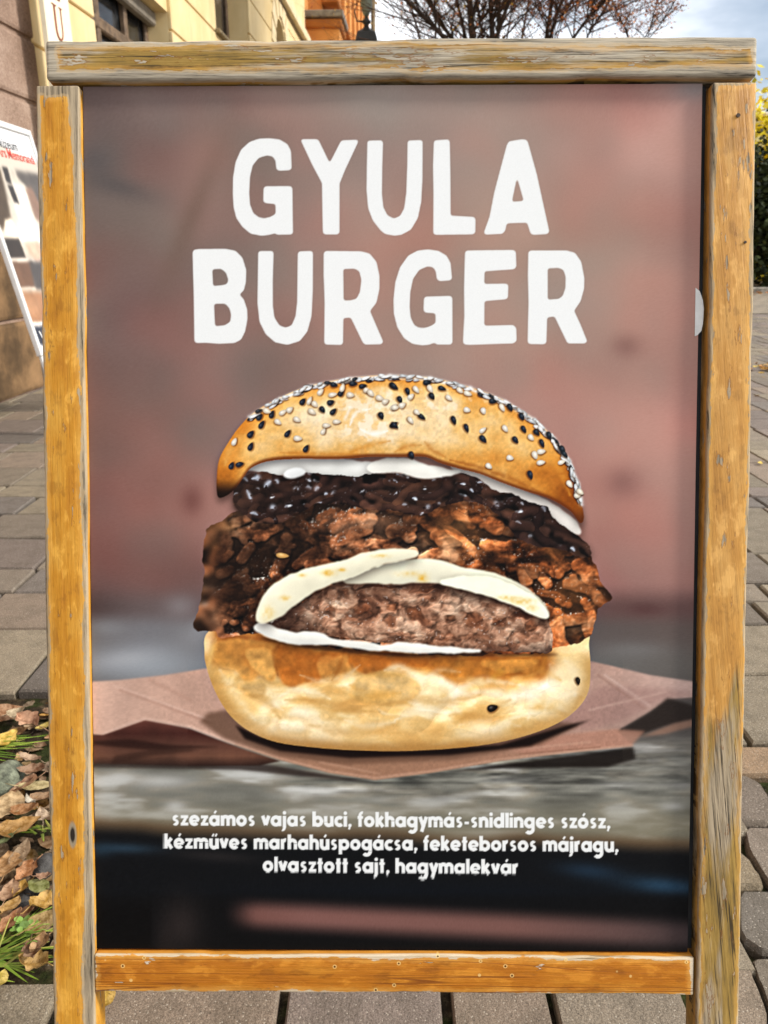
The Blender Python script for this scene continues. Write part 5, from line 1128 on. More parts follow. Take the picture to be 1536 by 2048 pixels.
# ---------------------------------------------------------------- right-hand background: hedge, yellow shrub, pale house
def shrub(name, label, cat, c, rad, n, cols, seed, leaf=.16, group=None):
    rng = random.Random(seed); root = tag(empty(name, (c[0], c[1], 0)), label, cat, group); V, F, C = [], [], []
    lob = [(Vector((rng.uniform(-1, 1) * rad[0] * .6, rng.uniform(-1, 1) * rad[1] * .6, rng.uniform(.25, .8) * rad[2])), rng.uniform(.35, .6)) for _ in range(14)]
    for _ in range(n):
        o, s_ = rng.choice(lob); d = Vector((rng.gauss(0, 1), rng.gauss(0, 1), rng.gauss(0, 1))).normalized() * rng.uniform(.6, 1.05)
        p = o + Vector((d.x * rad[0] * s_, d.y * rad[1] * s_, d.z * rad[2] * s_ * .8)); p.z = max(.05, p.z)
        leaf_quads(V, F, C, p, leaf, rng, cols)
    me = pymesh('foliage', V, F); tone_attr(me, C); add('foliage', me, M['foliage'], root)
    V, F = [], []
    for k in range(5): a = rng.uniform(0, 6.28); tube(V, F, [(0, 0, 0), (math.cos(a) * rad[0] * .25, math.sin(a) * rad[1] * .25, rad[2] * .4), (math.cos(a) * rad[0] * .5, math.sin(a) * rad[1] * .5, rad[2] * .75)], [.09, .06, .02], 6)
    add('stem', pymesh('stem', V, F), M['bark'], root)
EV = [(44, 52, 22), (34, 42, 18), (58, 66, 28), (28, 34, 16)]
for k, (dx, dy) in enumerate(((10.6, 24), (12.6, 24.6), (14.8, 25.2), (17.2, 26.0))):
    shrub('evergreen_shrub', ['dark evergreen shrub hidden behind the right post', 'dark evergreen shrub standing at the right edge below the yellow foliage', 'dark evergreen shrub beyond the right edge of the picture', 'outermost dark evergreen shrub of the row'][k], 'shrub', (dx, dy), (1.8, 1.5, 3.9), 6500, EV, 50 + k, .2, 'evergreen shrubs')
shrub('yellow_tree', 'bright yellow autumn tree behind the dark evergreens at the right edge', 'tree', (13.6, 29.0), (3.2, 2.0, 5.9), 6500, [(236, 214, 40), (222, 196, 30), (244, 226, 80), (200, 190, 40)], 71, .24)
hs = tag(empty('yellow_house', (22, 46, 0)), 'pale yellow house with a low roof beyond the trees at the right', 'house')
part_box('wall', (-7, 8, -4, 4, 0, 7.1), M['yellow_wall'], hs); part_box('eaves', (-7.3, 8.3, -4.3, 4.3, 7.102, 7.35), M['cream_trim'], hs, .04); bm = bmesh.new(); prism(bm, [(-4.2, 7.352), (4.2, 7.352), (0, 7.9)], 'x', -7.2, 8.2); add('roof', bm_mesh(bm, 'roof'), M['tile'], hs)
for x in (-5, -2, 1, 4):
    for z in (1.0, 4.0): f = part_box('window', (x, x + 1.1, -4.03, -4.003, z, z + 1.5), M['glass'], hs); part_box('window_frame', (x - .1, x + 1.2, -4.06, -4.032, z - .1, z - .01), M['cream_trim'], f)
kb = tag(add('kerb', (lambda bm: (box(bm, 4, 40, 20.6, 20.85, -.02, .13, .02), bm_mesh(bm, 'kerb'))[1])(bmesh.new()), M['kerb']), kind='structure')
# ---------------------------------------------------------------- the A-board with the burger poster
ca, sa = math.cos(PITCH), math.sin(PITCH)
b_n = Vector((.0094, .0425 * sa + ca, .0425 * ca - sa)).normalized()        # away from the viewer
b_x = (Vector((1, 0, 0)) - b_n * b_n.x).normalized(); b_z = b_x.cross(b_n)
B_MAT = Matrix.Translation((0, .4759, 0)) @ Matrix((b_x, b_n, b_z)).transposed().to_4x4()
board = empty('advertising_board'); board.matrix_world = B_MAT
tag(board, 'wooden A-board with worn orange varnish showing a large burger poster', 'sign board')
OR = ((164, 104, 24), (194, 134, 36), (208, 156, 62)); OR2 = ((166, 116, 50), (190, 138, 64), (202, 156, 86)); GR = ((124, 112, 92), (172, 156, 130))
m_lp = wood('worn_varnish_left', 'z', .020, 0, 1.247, [(0, .10), (.5, .06), (1, .10)], [(0, .12), (.1, .10), (.30, .28), (.42, .16), (.55, .10), (.9, .10), (1, .30)], (.0, .011), [(0, 0), (1, 0)], OR, GR, 1.0, 'post', (.002, .524, .0032, .010), .635)
m_rp = wood('worn_varnish_right', 'z', .0205, 0, 1.247, [(0, .05), (.5, .05), (1, .10)], [(0, .06), (.5, .04), (1, .08)], (.0, .003), [(0, 1.0), (.2, .92), (.44, .82), (.54, .44), (.62, .10), (.93, .04), (1, .4)], OR2, GR, 5.0, 'crack', None, .635)
m_tr = wood('weathered_top_rail', 'x', .0182, -.319, .349, [(0, .22), (.3, .20), (.6, .14), (1, .24)], [(0, .16), (.5, .12), (.8, .22), (1, .28)], (.012, .006), [(0, .95), (.3, .78), (.6, .72), (1, .95)], ((168, 132, 58), (186, 150, 70), (196, 162, 88)), ((138, 130, 114), (184, 174, 154)), 9.0, 'post', None, .61)
m_br = wood('nailed_bottom_rail', 'x', .0192, -.2885, .3062, [(0, .03), (1, .04)], [(0, .05), (.5, .07), (1, .05)], (.0016, .0035), [(0, 0), (1, 0)], ((150, 86, 16), (178, 108, 22), (192, 126, 36)), ((186, 176, 154), (214, 206, 188)), 13.0, 'rail', None, .69)
m_rear = wood('rear_frame_varnish', 'z', .02, 0, 1.25, [(0, .1), (1, .1)], [(0, .1), (1, .1)], (.0, .01), [(0, .6), (1, .1)], OR, GR, 17.0)
def timber(name, b, mat, bev=.003, jig=0, rot=None, center=(0, 0, 0)):
    """a bar subdivided along its length with slightly dented edges"""
    bm = bmesh.new(); box(bm, *b, bev, 3)
    ax = 0 if (b[1] - b[0]) > (b[5] - b[4]) else 2
    n = 60; lo, hi = (b[0], b[1]) if ax == 0 else (b[4], b[5])
    for k in range(1, n):
        co = [0, 0, 0]; co[ax] = lo + (hi - lo) * k / n; no = [0, 0, 0]; no[ax] = 1
        bmesh.ops.bisect_plane(bm, geom=bm.verts[:] + bm.edges[:] + bm.faces[:], plane_co=co, plane_no=no)
    r = random.Random(hash(name) % 97 + 3 if False else int(abs(b[0]) * 1000) + 7)
    dents = [(lo + (hi - lo) * r.random(), r.choice((-1, 1)), r.uniform(.006, .02), r.uniform(.0003, .0012)) for _ in range(26)]
    wax = 2 if ax == 0 else 0; wm = (b[0] + b[1]) / 2 if wax == 0 else (b[4] + b[5]) / 2; hw = (b[1] - b[0]) / 2 if wax == 0 else (b[5] - b[4]) / 2
    for v in bm.verts:
        l = v.co[ax]; w = v.co[wax] - wm
        if abs(w) > hw * .75:
            for (dl_, sd, ln_, dp) in dents:
                if sd * w > 0: v.co[wax] -= sd * dp * math.exp(-((l - dl_) / ln_) ** 2)
        v.co[wax] += .0006 * math.sin(l * 9 + b[0] * 40) + .0003 * math.sin(l * 31)
    return add(name, bm_mesh(bm, name, True), mat, board)
def piece(name, cx, cz, hx, hz, y0, y1, mat, bev=.0022, label=None):
    o = timber(name, (-hx, hx, y0, y1, -hz if hx > hz else 0, hz if hx > hz else 2 * hz), mat, bev); o.location = (cx, 0, cz)
    if label: o['label'] = label
    return o
lp = piece('post', -.309, 0, .0203, .6235, -.004, .026, m_lp, label='left post, orange varnish with bare grey edges and a dark knot')
rp = piece('post', .3297, 0, .0206, .6235, -.004, .026, m_rp, label='right post, varnish worn to grey cracked wood lower down')
tr = timber('top_rail', (-.319, .349, -.006, .028, -.0182, .0182), m_tr, .0036); tr.location = (0, 0, 1.2695); tr['label'] = 'top rail bleached grey with ochre varnish remains'
brl = timber('bottom_rail', (-.2880, .3062, -.002, .022, -.0192, .0192), m_br, .0016); brl.location = (0, 0, .3835); brl['label'] = 'bottom rail in glossy orange varnish dotted with small nail dents'
part_box('chalkboard_panel', (-.2885, .3088, .012, .018, .4035, 1.2508), M['board'], board)
part_box('poster_backing', (-.2882, .3020, .0055, .0085, .4042, 1.2496), M['foam'], board)
# poster sheet: a printed skin on its own fine grid
def lay(v0, v1, dense, d, c):
    out = [v0]; v = v0
    while v < v1 - 1e-6:
        v = min(v1, v + (d if any(a <= v < b for a, b in dense) else c)); out.append(v)
    return np.array(out)
xs = lay(-.2884, .3024, [(-.220, .236)], .00073, .0021); zs = lay(.4038, 1.2500, [(.482, .556), (.572, .982), (.992, 1.206)], .00073, .0019)
GX, GZ = np.meshgrid(xs, zs); sheet_y = .0050 - .0009 * np.clip((GX - .25) / .05, 0, 1) * np.sin(GZ * 7) ** 2
Mw = np.array(B_MAT); P3 = np.stack([GX, sheet_y, GZ, np.ones_like(GX)], -1) @ Mw.T
dx_, dy_, dz_ = P3[..., 0], P3[..., 1], P3[..., 2] - CAM_H
zc = dy_ * ca - dz_ * sa; yc = dy_ * sa + dz_ * ca
LU = 768 + FPX * dx_ / zc - LX0; LV = 1024 - FPX * yc / zc - LY0         # layout cell of each grid point of the print
art = paint_poster()
u0 = np.clip(np.floor(LU).astype(int), 0, LW - 2); v0 = np.clip(np.floor(LV).astype(int), 0, LH - 2); fu = np.clip(LU - u0, 0, 1)[..., None]; fv = np.clip(LV - v0, 0, 1)[..., None]
c_ = (art[v0, u0] * (1 - fu) + art[v0, u0 + 1] * fu) * (1 - fv) + (art[v0 + 1, u0] * (1 - fu) + art[v0 + 1, u0 + 1] * fu) * fv
INK_K = 1.10
c_ = c_ / 255.; c_ = np.where(c_ <= .04045, c_ / 12.92, ((c_ + .055) / 1.055) ** 2.4); c_ = np.clip(c_ / (INK_K * np.array([1.04, 1.0, .955])), 0, .9)
def grid_mesh(name, GX, GY, GZ, colr):
    h, w = GX.shape; me = bpy.data.meshes.new(name); nv = h * w
    me.vertices.add(nv); me.vertices.foreach_set('co', np.stack([GX, GY, GZ], -1).astype(np.float32).ravel())
    i = np.arange(nv).reshape(h, w); q = np.stack([i[:-1, :-1], i[:-1, 1:], i[1:, 1:], i[1:, :-1]], -1).reshape(-1, 4)
    me.loops.add(q.size); me.loops.foreach_set('vertex_index', q.ravel().astype(np.int32))
    me.polygons.add(len(q)); me.polygons.foreach_set('loop_start', np.arange(0, q.size, 4, dtype=np.int32)); me.update(calc_edges=True)
    at = me.color_attributes.new('tone', 'FLOAT_COLOR', 'POINT')
    at.data.foreach_set('color', np.concatenate([colr, np.ones((*colr.shape[:2], 1))], -1).astype(np.float32).ravel())
    return me
pm_ = NT('poster_print'); pm_.t.links.new(pm_.n('ShaderNodeAttribute', attribute_name='tone').outputs['Color'], pm_.b.inputs['Base Color'])
pm_.b.inputs['Roughness'].default_value = .42; pm_.b.inputs['Specular IOR Level'].default_value = .07
tag(add('poster', grid_mesh('poster', GX, sheet_y, GZ, c_), pm_.m, board), 'matte poster of a stacked burger under the white headline GYULA BURGER')
del art, P3, LU, LV
# tape tab, screws, rear frame, hinges
bm = bmesh.new(); prism(bm, [(.2990, 1.058), (.3030, 1.055), (.3062, 1.046), (.3072, 1.038), (.3066, 1.024), (.3052, 1.017), (.3016, 1.013), (.2990, 1.012)], 'y', .0040, .0048); add('tape_tab', bm_mesh(bm, 'tape_tab'), M['tape'], board)
def disc(name, x, z, r, y, mat, par):
    bm = bmesh.new(); bmesh.ops.create_cone(bm, cap_ends=True, segments=14, radius1=r * .8, radius2=r, depth=.002, matrix=Matrix.Translation((x, y, z)) @ Matrix.Rotation(math.pi / 2, 4, 'X')); o = add(name, bm_mesh(bm, name), mat, par); return o
disc('screw', .0030, 1.2160, .0019, -.0042, M['screw'], rp); disc('screw', .0120, 1.0985, .0013, -.0042, M['screw'], rp)
rear_rot = math.radians(-2 * 16.27)
for x in (-.309, .3297):
    o = part_box('rear_post', (-.018, .018, .004, .028, -1.235, 0), m_rear, board, .003, 2); o.location = (x, .026, 1.262); o.rotation_euler = (-rear_rot, 0, 0)
for zz in (-.88, -.06):
    o = part_box('rear_rail', (-.29, .31, .006, .026, zz - .018, zz + .018), m_rear, board, .003, 2); o.location = (0, .026, 1.262); o.rotation_euler = (-rear_rot, 0, 0)
for x in (-.22, .24):
    part_box('hinge', (x - .02, x + .02, .0285, .034, 1.252, 1.285), M['screw'], board)
# ---------------------------------------------------------------- white museum sign stand
ms_b = Vector((-1.976, 4.5, .47)); ms_t = Vector((-2.24, 4.5, 1.76))
mz = (ms_t - ms_b).normalized(); mx = Vector((0, 1, 0)); my = mz.cross(mx)        # my points away from the street
ms = empty('museum_sign_stand'); ms.matrix_world = Matrix.Translation(ms_b) @ Matrix((mx, my, mz)).transposed().to_4x4()
tag(ms, 'white aluminium sign stand with a museum poster, left behind the board', 'sign stand')
MW, MH = .9, (ms_t - ms_b).length
for b in ((-.0, .035, 0, MH), (MW - .035, MW, 0, MH), (.035, MW - .035, MH - .035, MH), (.035, MW - .035, 0, .035)): part_box('frame_bar', (b[0], b[1], -.012, .018, b[2], b[3]), M['white_metal'], ms, .006, 2)
gx_, gz_ = np.meshgrid(np.linspace(.036, MW - .036, 170), np.linspace(.036, MH - .036, 250)); mm = np.array(ms.matrix_world)
pp = np.stack([gx_, np.full_like(gx_, .002), gz_, np.ones_like(gx_)], -1) @ mm.T; zz_ = pp[..., 1] * ca - (pp[..., 2] - CAM_H) * sa
U = 768 + FPX * pp[..., 0] / zz_; V_ = 1024 - FPX * (pp[..., 1] * sa + (pp[..., 2] - CAM_H) * ca) / zz_
cimg = np.ones((*gx_.shape, 3), np.float32) * np.array((232, 232, 232), np.float32)
fr = gz_ / MH
nzs = _fbm(U, V_, 14, 4, 900); nz2 = _fbm(gx_ * 1000, gz_ * 1000, 60, 4, 905)
pic = (fr < .80) & (fr > .13)
cimg = np.where(pic[..., None], _ramp(nz2, [(.3, (44, 36, 30)), (.46, (112, 98, 84)), (.56, (190, 180, 166)), (.75, (226, 220, 210))]), cimg)
def mp(pts, col, soft=.0, k=1.0):
    """paint a polygon given in sign fractions (x from the near edge, z up)"""
    global cimg
    m = _poly([[(p[0] * 170, p[1] * 250) for p in pts]], 0, 0, 170, 250, 3)
    if soft: m = _blur(m, soft)
    cimg = _mix(cimg, col, m * k)
def up_(pts, col, soft=1.2, k=1.0):
    """paint one area of the printed picture"""
    global cimg
    P_ = [(a / 1.984, 200 + b / 1.984) for a, b in pts]; c = np.zeros(U.shape, bool)
    for (x0, y0), (x1, y1) in zip(P_, P_[1:] + P_[:1]):
        if y0 != y1: c ^= ((y0 > V_) != (y1 > V_)) & (U < (x1 - x0) * (V_ - y0) / (y1 - y0) + x0)
    cimg = _mix(cimg, col, _blur(c.astype(np.float32), soft) * k)
up_([(-300, 40), (300, 320), (340, 560), (400, 900), (115, 900), (-300, 0)], (196, 186, 172), 1); up_([(-200, 180), (0, 270), (26, 380), (44, 470), (12, 520), (0, 500), (-200, 200)], (76, 62, 48), 2)
up_([(60, 280), (260, 310), (280, 480), (165, 430), (140, 400), (110, 350), (70, 310)], (84, 78, 74), 2); up_([(50, 330), (100, 340), (140, 470), (170, 545), (80, 550), (60, 420)], (218, 212, 202), 2)
up_([(8, 265), (30, 268), (47, 335), (25, 325)], (46, 42, 40)); up_([(30, 338), (50, 340), (77, 412), (55, 405)], (44, 40, 38)); up_([(100, 350), (125, 345), (165, 430), (165, 490), (140, 470)], (132, 104, 88), 1.5)
up_([(20, 475), (45, 470), (75, 530), (70, 550), (15, 545)], (228, 214, 194)); up_([(0, 550), (75, 550), (105, 630), (25, 632)], (52, 44, 40)); up_([(75, 546), (200, 552), (200, 566), (80, 558)], (232, 228, 220), 1); up_([(30, 630), (140, 630), (140, 640), (34, 640)], (226, 216, 204), 1)
up_([(100, 565), (150, 560), (180, 620), (150, 645), (112, 610)], (204, 168, 146), 1.5); up_([(40, 642), (130, 642), (140, 742), (80, 748)], (104, 76, 60)); up_([(115, 640), (260, 640), (280, 770), (140, 750)], (72, 68, 68), 2); up_([(78, 746), (140, 742), (142, 752), (82, 757)], (222, 212, 198), 1)
up_([(60, 758), (300, 766), (330, 880), (110, 892)], (156, 112, 82), 2); up_([(90, 780), (160, 790), (170, 850), (120, 860)], (186, 140, 106), 4, .7); up_([(-150, 500), (60, 752), (110, 890), (80, 900), (-200, 560)], (120, 88, 62), 2, .8)
up_([(104, 884), (400, 868), (400, 882), (110, 899)], (236, 234, 230), 1); up_([(113, 901), (400, 884), (400, 960), (138, 974)], (42, 48, 64), 1)
cimg = cimg * (1 + (nz2 - .5) * .25 * (fr < .80))[..., None]
cl_ = cimg / 255.; cl_ = np.where(cl_ <= .04045, cl_ / 12.92, ((cl_ + .055) / 1.055) ** 2.4)
spm = NT('museum_print'); spm.t.links.new(spm.n('ShaderNodeAttribute', attribute_name='tone').outputs['Color'], spm.b.inputs['Base Color']); spm.b.inputs['Roughness'].default_value = .3; spm.b.inputs['Specular IOR Level'].default_value = .3
add('printed_sheet', grid_mesh('printed_sheet', gx_, np.full_like(gx_, .002), gz_, np.clip(cl_, 0, .9)), spm.m, ms)
part_box('back_panel', (.036, MW - .036, .004, .012, .036, MH - .036), M['white_metal'], ms)
m_ink = plain('dark_ink', (52, 54, 60), .5, .2, .05); m_red = plain('red_ink', (196, 66, 54), .5, .2, .05); m_wht = plain('white_ink', (232, 232, 230), .5, .2, .03)
def spot_on_sign(px, py):
    k_ = np.argmin((U - px) ** 2 + (V_ - py) ** 2); return float(gx_.ravel()[k_]), float(gz_.ravel()[k_])
for words, sz, px, py, mt in ((('c', 'Múzeum'), .080, 37, 303, m_ink), (('&', 'Ars', 'Memorandi'), .080, 70, 330, m_red), (('W',), .10, 100, 682, m_wht)):
    x, z = spot_on_sign(px, py)
    for wd_ in reversed(words):      # set from the right end of the line
        me = text_mesh(wd_, sz, .0006); xs_ = [v.co.x for v in me.vertices]; add('lettering', me, mt, ms, (x - max(xs_), .0008, z), (math.pi / 2, 0, 0)); x -= max(xs_) - min(xs_) + sz * .28
for x in (.03, MW - .03):
    part_box('leg', (x - .018, x + .018, -.006, .014, -.53, -.002), M['white_metal'], ms, .004)
def ground_leg(x):      # rear strut from the head to the ground
    a = Vector((x, .03, MH - .05)); w = ms.matrix_world @ a; t_ = ms.matrix_world.inverted() @ Vector((w.x - .06, w.y + .25, .0)); V, F = [], []; tube(V, F, [a, t_], [.014, .014], 6); add('rear_strut', pymesh('rear_strut', V, F, True), M['white_metal'], ms)
ground_leg(MW * .65)

# ---------------------------------------------------------------- fallen leaves, stones and grass in the pocket
def leaf_mesh(name, ln, wd_, curl, fold, seed, stem=.35, lobes=0, crumple=.0):
    rng = random.Random(seed); nx, ny = 9, 7; V, F = [], []
    for i in range(nx + 1):
        t = i / nx; w = wd_ * (math.sin(math.pi * min(1, t * .94 + .06)) ** .75) * (1 - .25 * t) * (1 + (.20 * math.sin(t * 17 + seed) if lobes else .05 * math.sin(t * 40)))
        for j in range(ny + 1):
            s_ = j / ny * 2 - 1; x = (t - .5) * ln; y = s_ * w / 2
            z = fold * abs(s_) ** 1.3 * wd_ * .5 + curl * ln * ((t - .5) ** 2) * 2 + crumple * ln * (math.sin(t * 9 + seed) * math.sin(s_ * 4 + seed * 2) * .5 + rng.uniform(-.3, .3))
            if abs(curl) > .5: x *= .8
            V.append((x, y, z))
    for i in range(nx):
        for j in range(ny): a = i * (ny + 1) + j; F.append((a, a + 1, a + ny + 2, a + ny + 1))
    if stem:
        x0 = -ln / 2; tube(V, F, [(x0 + .004, 0, V[(ny + 1) // 2][2]), (x0 - ln * stem * .5, ln * .03, .004), (x0 - ln * stem, ln * .10, .006)], [.0011, .0009, .0006], 4)
    return pymesh(name, V, F, True)
LEAVES = [  # picture column, row, size (px), turn (deg), colour, curl, fold, crumple, label
 (6, 1428, 78, 40, (150, 92, 44), .3, .3, .02, 'large brown leaf at the far end of the leaf pocket'),
 (56, 1444, 58, 152, (202, 146, 112), .1, 1.0, .0, 'folded pinkish tan leaf with a long pale stem'),
 (35, 1427, 36, 15, (214, 192, 156), .9, .5, .05, 'small curled whitish leaf between two brown leaves'),
 (12, 1478, 64, 75, (232, 188, 52), .2, .2, .01, 'bright yellow leaf under the grass blades'),
 (88, 1453, 34, 200, (200, 172, 58), .2, .3, .02, 'small yellow leaf tucked against the left post'),
 (57, 1519, 48, 170, (172, 136, 108), .5, .6, .05, 'crumpled greyish pink leaf below the grass blades'),
 (75, 1572, 70, 20, (190, 170, 114), .1, .15, .01, 'flat pale straw leaf with visible veins near the post'),
 (51, 1576, 56, 230, (156, 100, 66), .1, 1.3, .0, 'rolled reddish brown leaf lying over the straw leaf'),
 (16, 1610, 94, 95, (200, 164, 114), .15, .2, .04, 'big pale crinkled tan leaf below the green-grey stone'),
 (84, 1598, 60, 160, (158, 112, 72), .2, .5, .02, 'brown leaf half hidden behind the left post'),
 (52, 1623, 58, 5, (172, 108, 42), .5, .7, .03, 'orange-brown curled leaf below the white curl'),
 (34, 1658, 92, 30, (200, 142, 48), .4, .4, .03, 'large golden leaf lying aslant in the middle of the pocket'),
 (84, 1633, 40, 120, (206, 176, 148), .6, .4, .06, 'torn pale pink leaf scrap beside the post'),
 (62, 1544, 54, 190, (132, 82, 50), .3, .8, .02, 'dark red-brown leaf right of the green-grey stone'),
 (57, 1607, 32, 155, (222, 212, 194), 1.2, 1.2, .0, 'small white curled leaf like a shell'),
 (14, 1730, 84, 110, (192, 136, 72), .15, .2, .02, 'broad orange tan leaf with small holes at the left edge'),
 (44, 1708, 60, 80, (176, 142, 106), .4, .4, .05, 'wrinkled greyish tan leaf with a white stalk'),
 (52, 1746, 52, 250, (186, 112, 48), .2, .7, .01, 'rusty orange triangular leaf above the green leaf'),
 (76, 1771, 50, 160, (124, 134, 50), .05, .12, .0, 'smooth olive green leaf beside the post'),
 (20, 1786, 62, 100, (176, 128, 92), .3, .5, .05, 'wrinkled pinkish brown leaf above a yellow one'),
 (23, 1812, 54, 80, (196, 146, 60), .2, .3, .03, 'ochre yellow leaf below the wrinkled pinkish leaf'),
 (90, 1806, 74, 60, (196, 146, 34), .8, .6, .02, 'golden leaf curled up against the left post'),
 (86, 1846, 70, 40, (160, 124, 52), .4, .3, .03, 'dull olive gold leaf lying under the curled golden leaf'),
 (21, 1846, 62, 60, (172, 102, 44), .3, .6, .01, 'rusty folded leaf among the lower grass'),
 (51, 1828, 44, 30, (152, 90, 44), .3, .6, .02, 'small brown leaf above the clover'),
 (65, 1905, 56, 300, (128, 76, 38), .4, .6, .02, 'dark brown leaf near the bottom of the pocket'),
 (79, 1893, 48, 250, (176, 128, 74), .5, .9, .01, 'tan leaf standing folded beside the dark brown one'),
 (70, 1928, 62, 172, (206, 160, 76), .6, 1.0, .01, 'yellow-tan rolled leaf on the edge of the lowest paver'),
 (2, 1957, 50, 100, (226, 196, 76), .1, .2, .01, 'pale yellow leaf cut by the lower left frame edge'),
 (88, 1754, 30, 10, (188, 138, 106), .6, .5, .04, 'tiny pink leaf scrap above the green leaf'),
 (41, 1783, 40, 250, (214, 160, 44), .2, 1.3, .0, 'narrow folded yellow leaf standing upright'),
 (8, 1683, 44, 240, (98, 124, 58), .2, .3, .02, 'green leaf under the golden leaf at the left edge'),
 (214, 1994, 52, 80, (224, 178, 52), .3, .4, .01, 'yellow leaf peeping out below the bottom rail of the board'),
]
rl_ = random.Random(5)
for k, (px, py, sz, an, c, cu, fo, cr_, lab) in enumerate(LEAVES):
    z = .012 + .010 * rl_.random() + .004 * (k % 3); p = on_ground(px, py, z); ppm = FPX / ((p - Vector((0, 0, CAM_H))).dot(Vector((0, ca, -sa)))); ln = sz / ppm * .98
    me = leaf_mesh('fallen_leaf', ln, ln * rl_.uniform(.62, .8), cu * .55, fo * .55, k * 1.37, .35 + .5 * (k == 1), k % 2, cr_)
    n_ = len(me.vertices); cc = np.tile([*lin(tuple(v * .90 for v in c)), 1.0], (n_, 1)); cc[:, :3] *= np.random.RandomState(k).uniform(.8, 1.15, (n_, 1)); tone_attr(me, np.clip(cc, 0, 1))
    tag(add('fallen_leaf', me, M['leaf'], None, p, (rl_.uniform(-.15, .35), rl_.uniform(-.25, .25), math.radians(an))), lab, 'leaf', 'fallen leaves beside the board')
# loose litter that fills the pocket and drifts on the paving
def litter(name, n, place, cols, seed, size):
    rng = random.Random(seed); V, F, C = [], [], []
    base = [leaf_mesh('tmp', 1, .65, rng.uniform(0, .4), rng.uniform(.1, .6), q, .3, q % 2, .03) for q in range(4)]; dat = []
    for me in base: dat.append(([v.co.copy() for v in me.vertices], [tuple(p.vertices) for p in me.polygons])); bpy.data.meshes.remove(me)
    for k in range(n):
        vs_, fs = dat[k % 4]; x, y, z = place(rng); s_ = size * rng.uniform(.6, 1.25); mt = Matrix.Translation((x, y, z)) @ Matrix.Rotation(rng.uniform(0, 6.28), 4, 'Z') @ Matrix.Rotation(rng.gauss(0, .35), 4, 'X') @ Matrix.Scale(s_, 4); i = len(V)
        V += [mt @ v for v in vs_]; F += [tuple(i + a for a in f) for f in fs]; c = rng.choice(cols); q = rng.uniform(.7, 1.15); C += [[*lin(tuple(min(255, v * q) for v in c)), 1.0]] * len(vs_)
    me = pymesh(name, V, F, True); tone_attr(me, C); return tag(add(name, me, M['leaf']), kind='stuff')
DEAD = [(122, 80, 44), (146, 104, 60), (100, 64, 36), (160, 124, 80), (168, 122, 42), (84, 54, 32), (134, 104, 74)]
litter('leaf_litter', 520, lambda r: (-.42 - abs(r.gauss(0, .30)), r.uniform(.93, 1.64), r.uniform(-.004, .006)), DEAD, 4, .038)['label'] = 'layer of mixed dead leaves on the soil pocket'
YL = [(232, 186, 40), (222, 170, 36), (240, 204, 70), (206, 150, 50), (196, 134, 60)]
litter('drifted_leaves', 420, lambda r: (r.uniform(2.2, 8.5), 7.25 + r.gauss(0, .16) + .02 * r.random(), r.uniform(.006, .03)), YL, 6, .07)['label'] = 'drift of yellow leaves across the far paving'
litter('scattered_leaves', 90, lambda r: (r.uniform(1.6, 7), r.uniform(3.2, 13), .008), YL, 7, .06)['label'] = 'single yellow leaves scattered over the paving'
litter('kerb_leaves', 500, lambda r: (r.uniform(7, 18), 19.9 + r.gauss(0, .35), r.uniform(.01, .06)), [(190, 120, 60), (206, 150, 70), (170, 100, 60)], 8, .12)['label'] = 'brown leaves gathered along the far kerb'
# stones
def rock(name, px, py, r, mat, lab, seed, fl=.7):
    bm = bmesh.new(); bmesh.ops.create_icosphere(bm, subdivisions=3, radius=1); rng = random.Random(seed); ph = [rng.uniform(0, 6) for _ in range(6)]
    for v in bm.verts: q = 1 + .12 * math.sin(v.co.x * 3 + ph[0]) + .10 * math.sin(v.co.y * 4 + ph[1]) + .08 * math.sin(v.co.z * 5 + v.co.x * 2 + ph[2]) + .03 * math.sin(v.co.x * 11 + ph[3]) * math.sin(v.co.y * 13 + ph[4]); v.co *= q * r; v.co.z *= fl
    p = on_ground(px, py, r * fl * .45); tag(add(name, bm_mesh(bm, name, True), mat, None, p), lab, 'stone')
rock('field_stone', 10, 1556, .042, M['pebble'], 'green-grey rough stone lying among the leaves at the left edge', 3)
rock('field_stone', 90, 1733, .024, M['slate'], 'small dark grey stone half hidden by the left post', 4); rock('field_stone', 58, 1800, .022, M['slate'], 'little dark stone below the olive green leaf', 5, .4)
# grass tufts and clover
def blades(V, F, C, o, n, ln, spread, dirx, rng, cols):
    for k in range(n):
        d = Vector((dirx[0] + rng.gauss(0, spread), dirx[1] + rng.gauss(0, spread), rng.uniform(.1, .5))).normalized(); L_ = ln * rng.uniform(.5, 1.15); p = o + Vector((rng.gauss(0, .012), rng.gauss(0, .012), 0)); side = d.cross(Vector((0, 0, 1))).normalized(); w = rng.uniform(.0014, .003); i = len(V); c = rng.choice(cols)
        for q in range(6):
            t = q / 5; ctr = p + d * L_ * t + Vector((0, 0, -.55 * L_ * t * t * rng.uniform(.6, 1))); ctr.z = max(ctr.z, .012); ww = w * (1 - t) ** .6 + .0002
            V += [ctr - side * ww, ctr + Vector((0, 0, .0006)), ctr + side * ww]; C += [[*lin(tuple(v * (.8 + .4 * t) for v in c)), 1.0]] * 3
        for q in range(5):
            a = i + q * 3; F += [(a, a + 1, a + 4, a + 3), (a + 1, a + 2, a + 5, a + 4)]
GRN = [(104, 128, 40), (84, 112, 34), (130, 148, 56), (150, 150, 70)]
def tuft(lab, o, n, ln, spread, dirx, seed):
    rng = random.Random(seed); V, F, C = [], [], []; blades(V, F, C, Vector((0, 0, .006)), n, ln, spread, dirx, rng, GRN); me = pymesh('grass_tuft', V, F); tone_attr(me, C); tag(add('grass_tuft', me, M['grass'], None, o), lab, 'grass', 'grass tufts beside the board')
tuft('grass tuft with long blades reaching right over the yellow leaf', on_ground(-60, 1505), 26, .15, .16, (1, .05), 1)
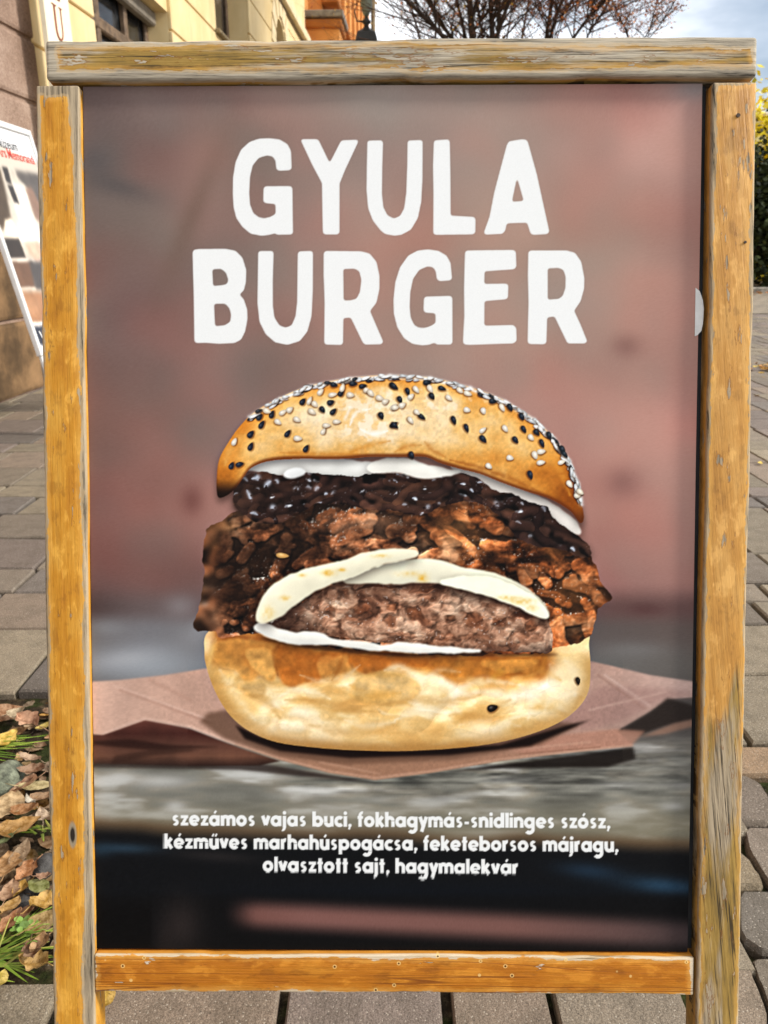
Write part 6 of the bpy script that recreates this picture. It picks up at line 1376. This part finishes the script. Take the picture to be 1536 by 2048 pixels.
tuft('grass tuft fanning up from the lower left corner of the leaf pocket', on_ground(-15, 1925), 34, .12, .45, (.8, .35), 2)
tuft('small dark grass tuft beside the post below the pink scrap', on_ground(92, 1672), 14, .03, .5, (-.4, .2), 3)
tuft('loose grass blades among the clover', on_ground(20, 1890), 14, .10, .5, (.6, .6), 4)
V, F, C = [], [], []; rng = random.Random(9); o = on_ground(45, 1858, .02)
for k in range(16):
    a = rng.uniform(0, 6.28); r = rng.uniform(.002, .022); c0 = Vector((r * math.cos(a), r * math.sin(a), rng.uniform(0, .012))); s_ = rng.uniform(.0045, .0075); i = len(V); n = 8; tl = (rng.uniform(-.4, .4), rng.uniform(-.4, .4))
    V.append(c0); V += [c0 + Vector((math.cos(6.283 * q / n) * s_, math.sin(6.283 * q / n) * s_, tl[0] * math.cos(6.283 * q / n) * s_ + tl[1] * math.sin(6.283 * q / n) * s_ + .001)) for q in range(n)]; F += [(i, i + 1 + q, i + 1 + (q + 1) % n) for q in range(n)]; g = rng.uniform(.8, 1.2); C += [[*lin((110 * g, 140 * g, 66 * g)), 1.0]] * (n + 1)
    tube(V, F, [c0, Vector((c0.x * .3, c0.y * .3, -.02))], [.0006, .0006], 3); C += [[*lin((120, 130, 70)), 1.0]] * 6
me = pymesh('clover_plant', V, F); tone_attr(me, C); tag(add('clover_plant', me, M['grass'], None, o), 'small clover plant with round green leaflets between the dead leaves', 'plant')
# moss and gravel in the joints near the board
rng = random.Random(31); V, F, C = [], [], []
for k in range(2600):
    x, y = rng.uniform(-.8, .95), rng.uniform(.55, 2.4)
    V0 = len(V); r = rng.uniform(.0015, .0045); z = -.021 + r * .5 + rng.uniform(0, .006); g = rng.uniform(.6, 1.2); c = rng.choice([(96, 88, 76), (60, 54, 46), (128, 118, 100), (60, 74, 30), (74, 90, 36)])
    V += [Vector((x + r * a, y + r * b, z + r * d)) for a, b, d in ((1, 0, 0), (-.5, .9, 0), (-.5, -.9, 0), (0, 0, 1.1))]; F += [(V0, V0 + 1, V0 + 3), (V0 + 1, V0 + 2, V0 + 3), (V0 + 2, V0, V0 + 3)]; C += [[*lin(tuple(v * g for v in c)), 1.0]] * 4
me = pymesh('joint_gravel', V, F); tone_attr(me, C); tag(add('joint_gravel', me, M['foliage']), 'fine gravel and moss crumbs in the paving joints', kind='stuff')
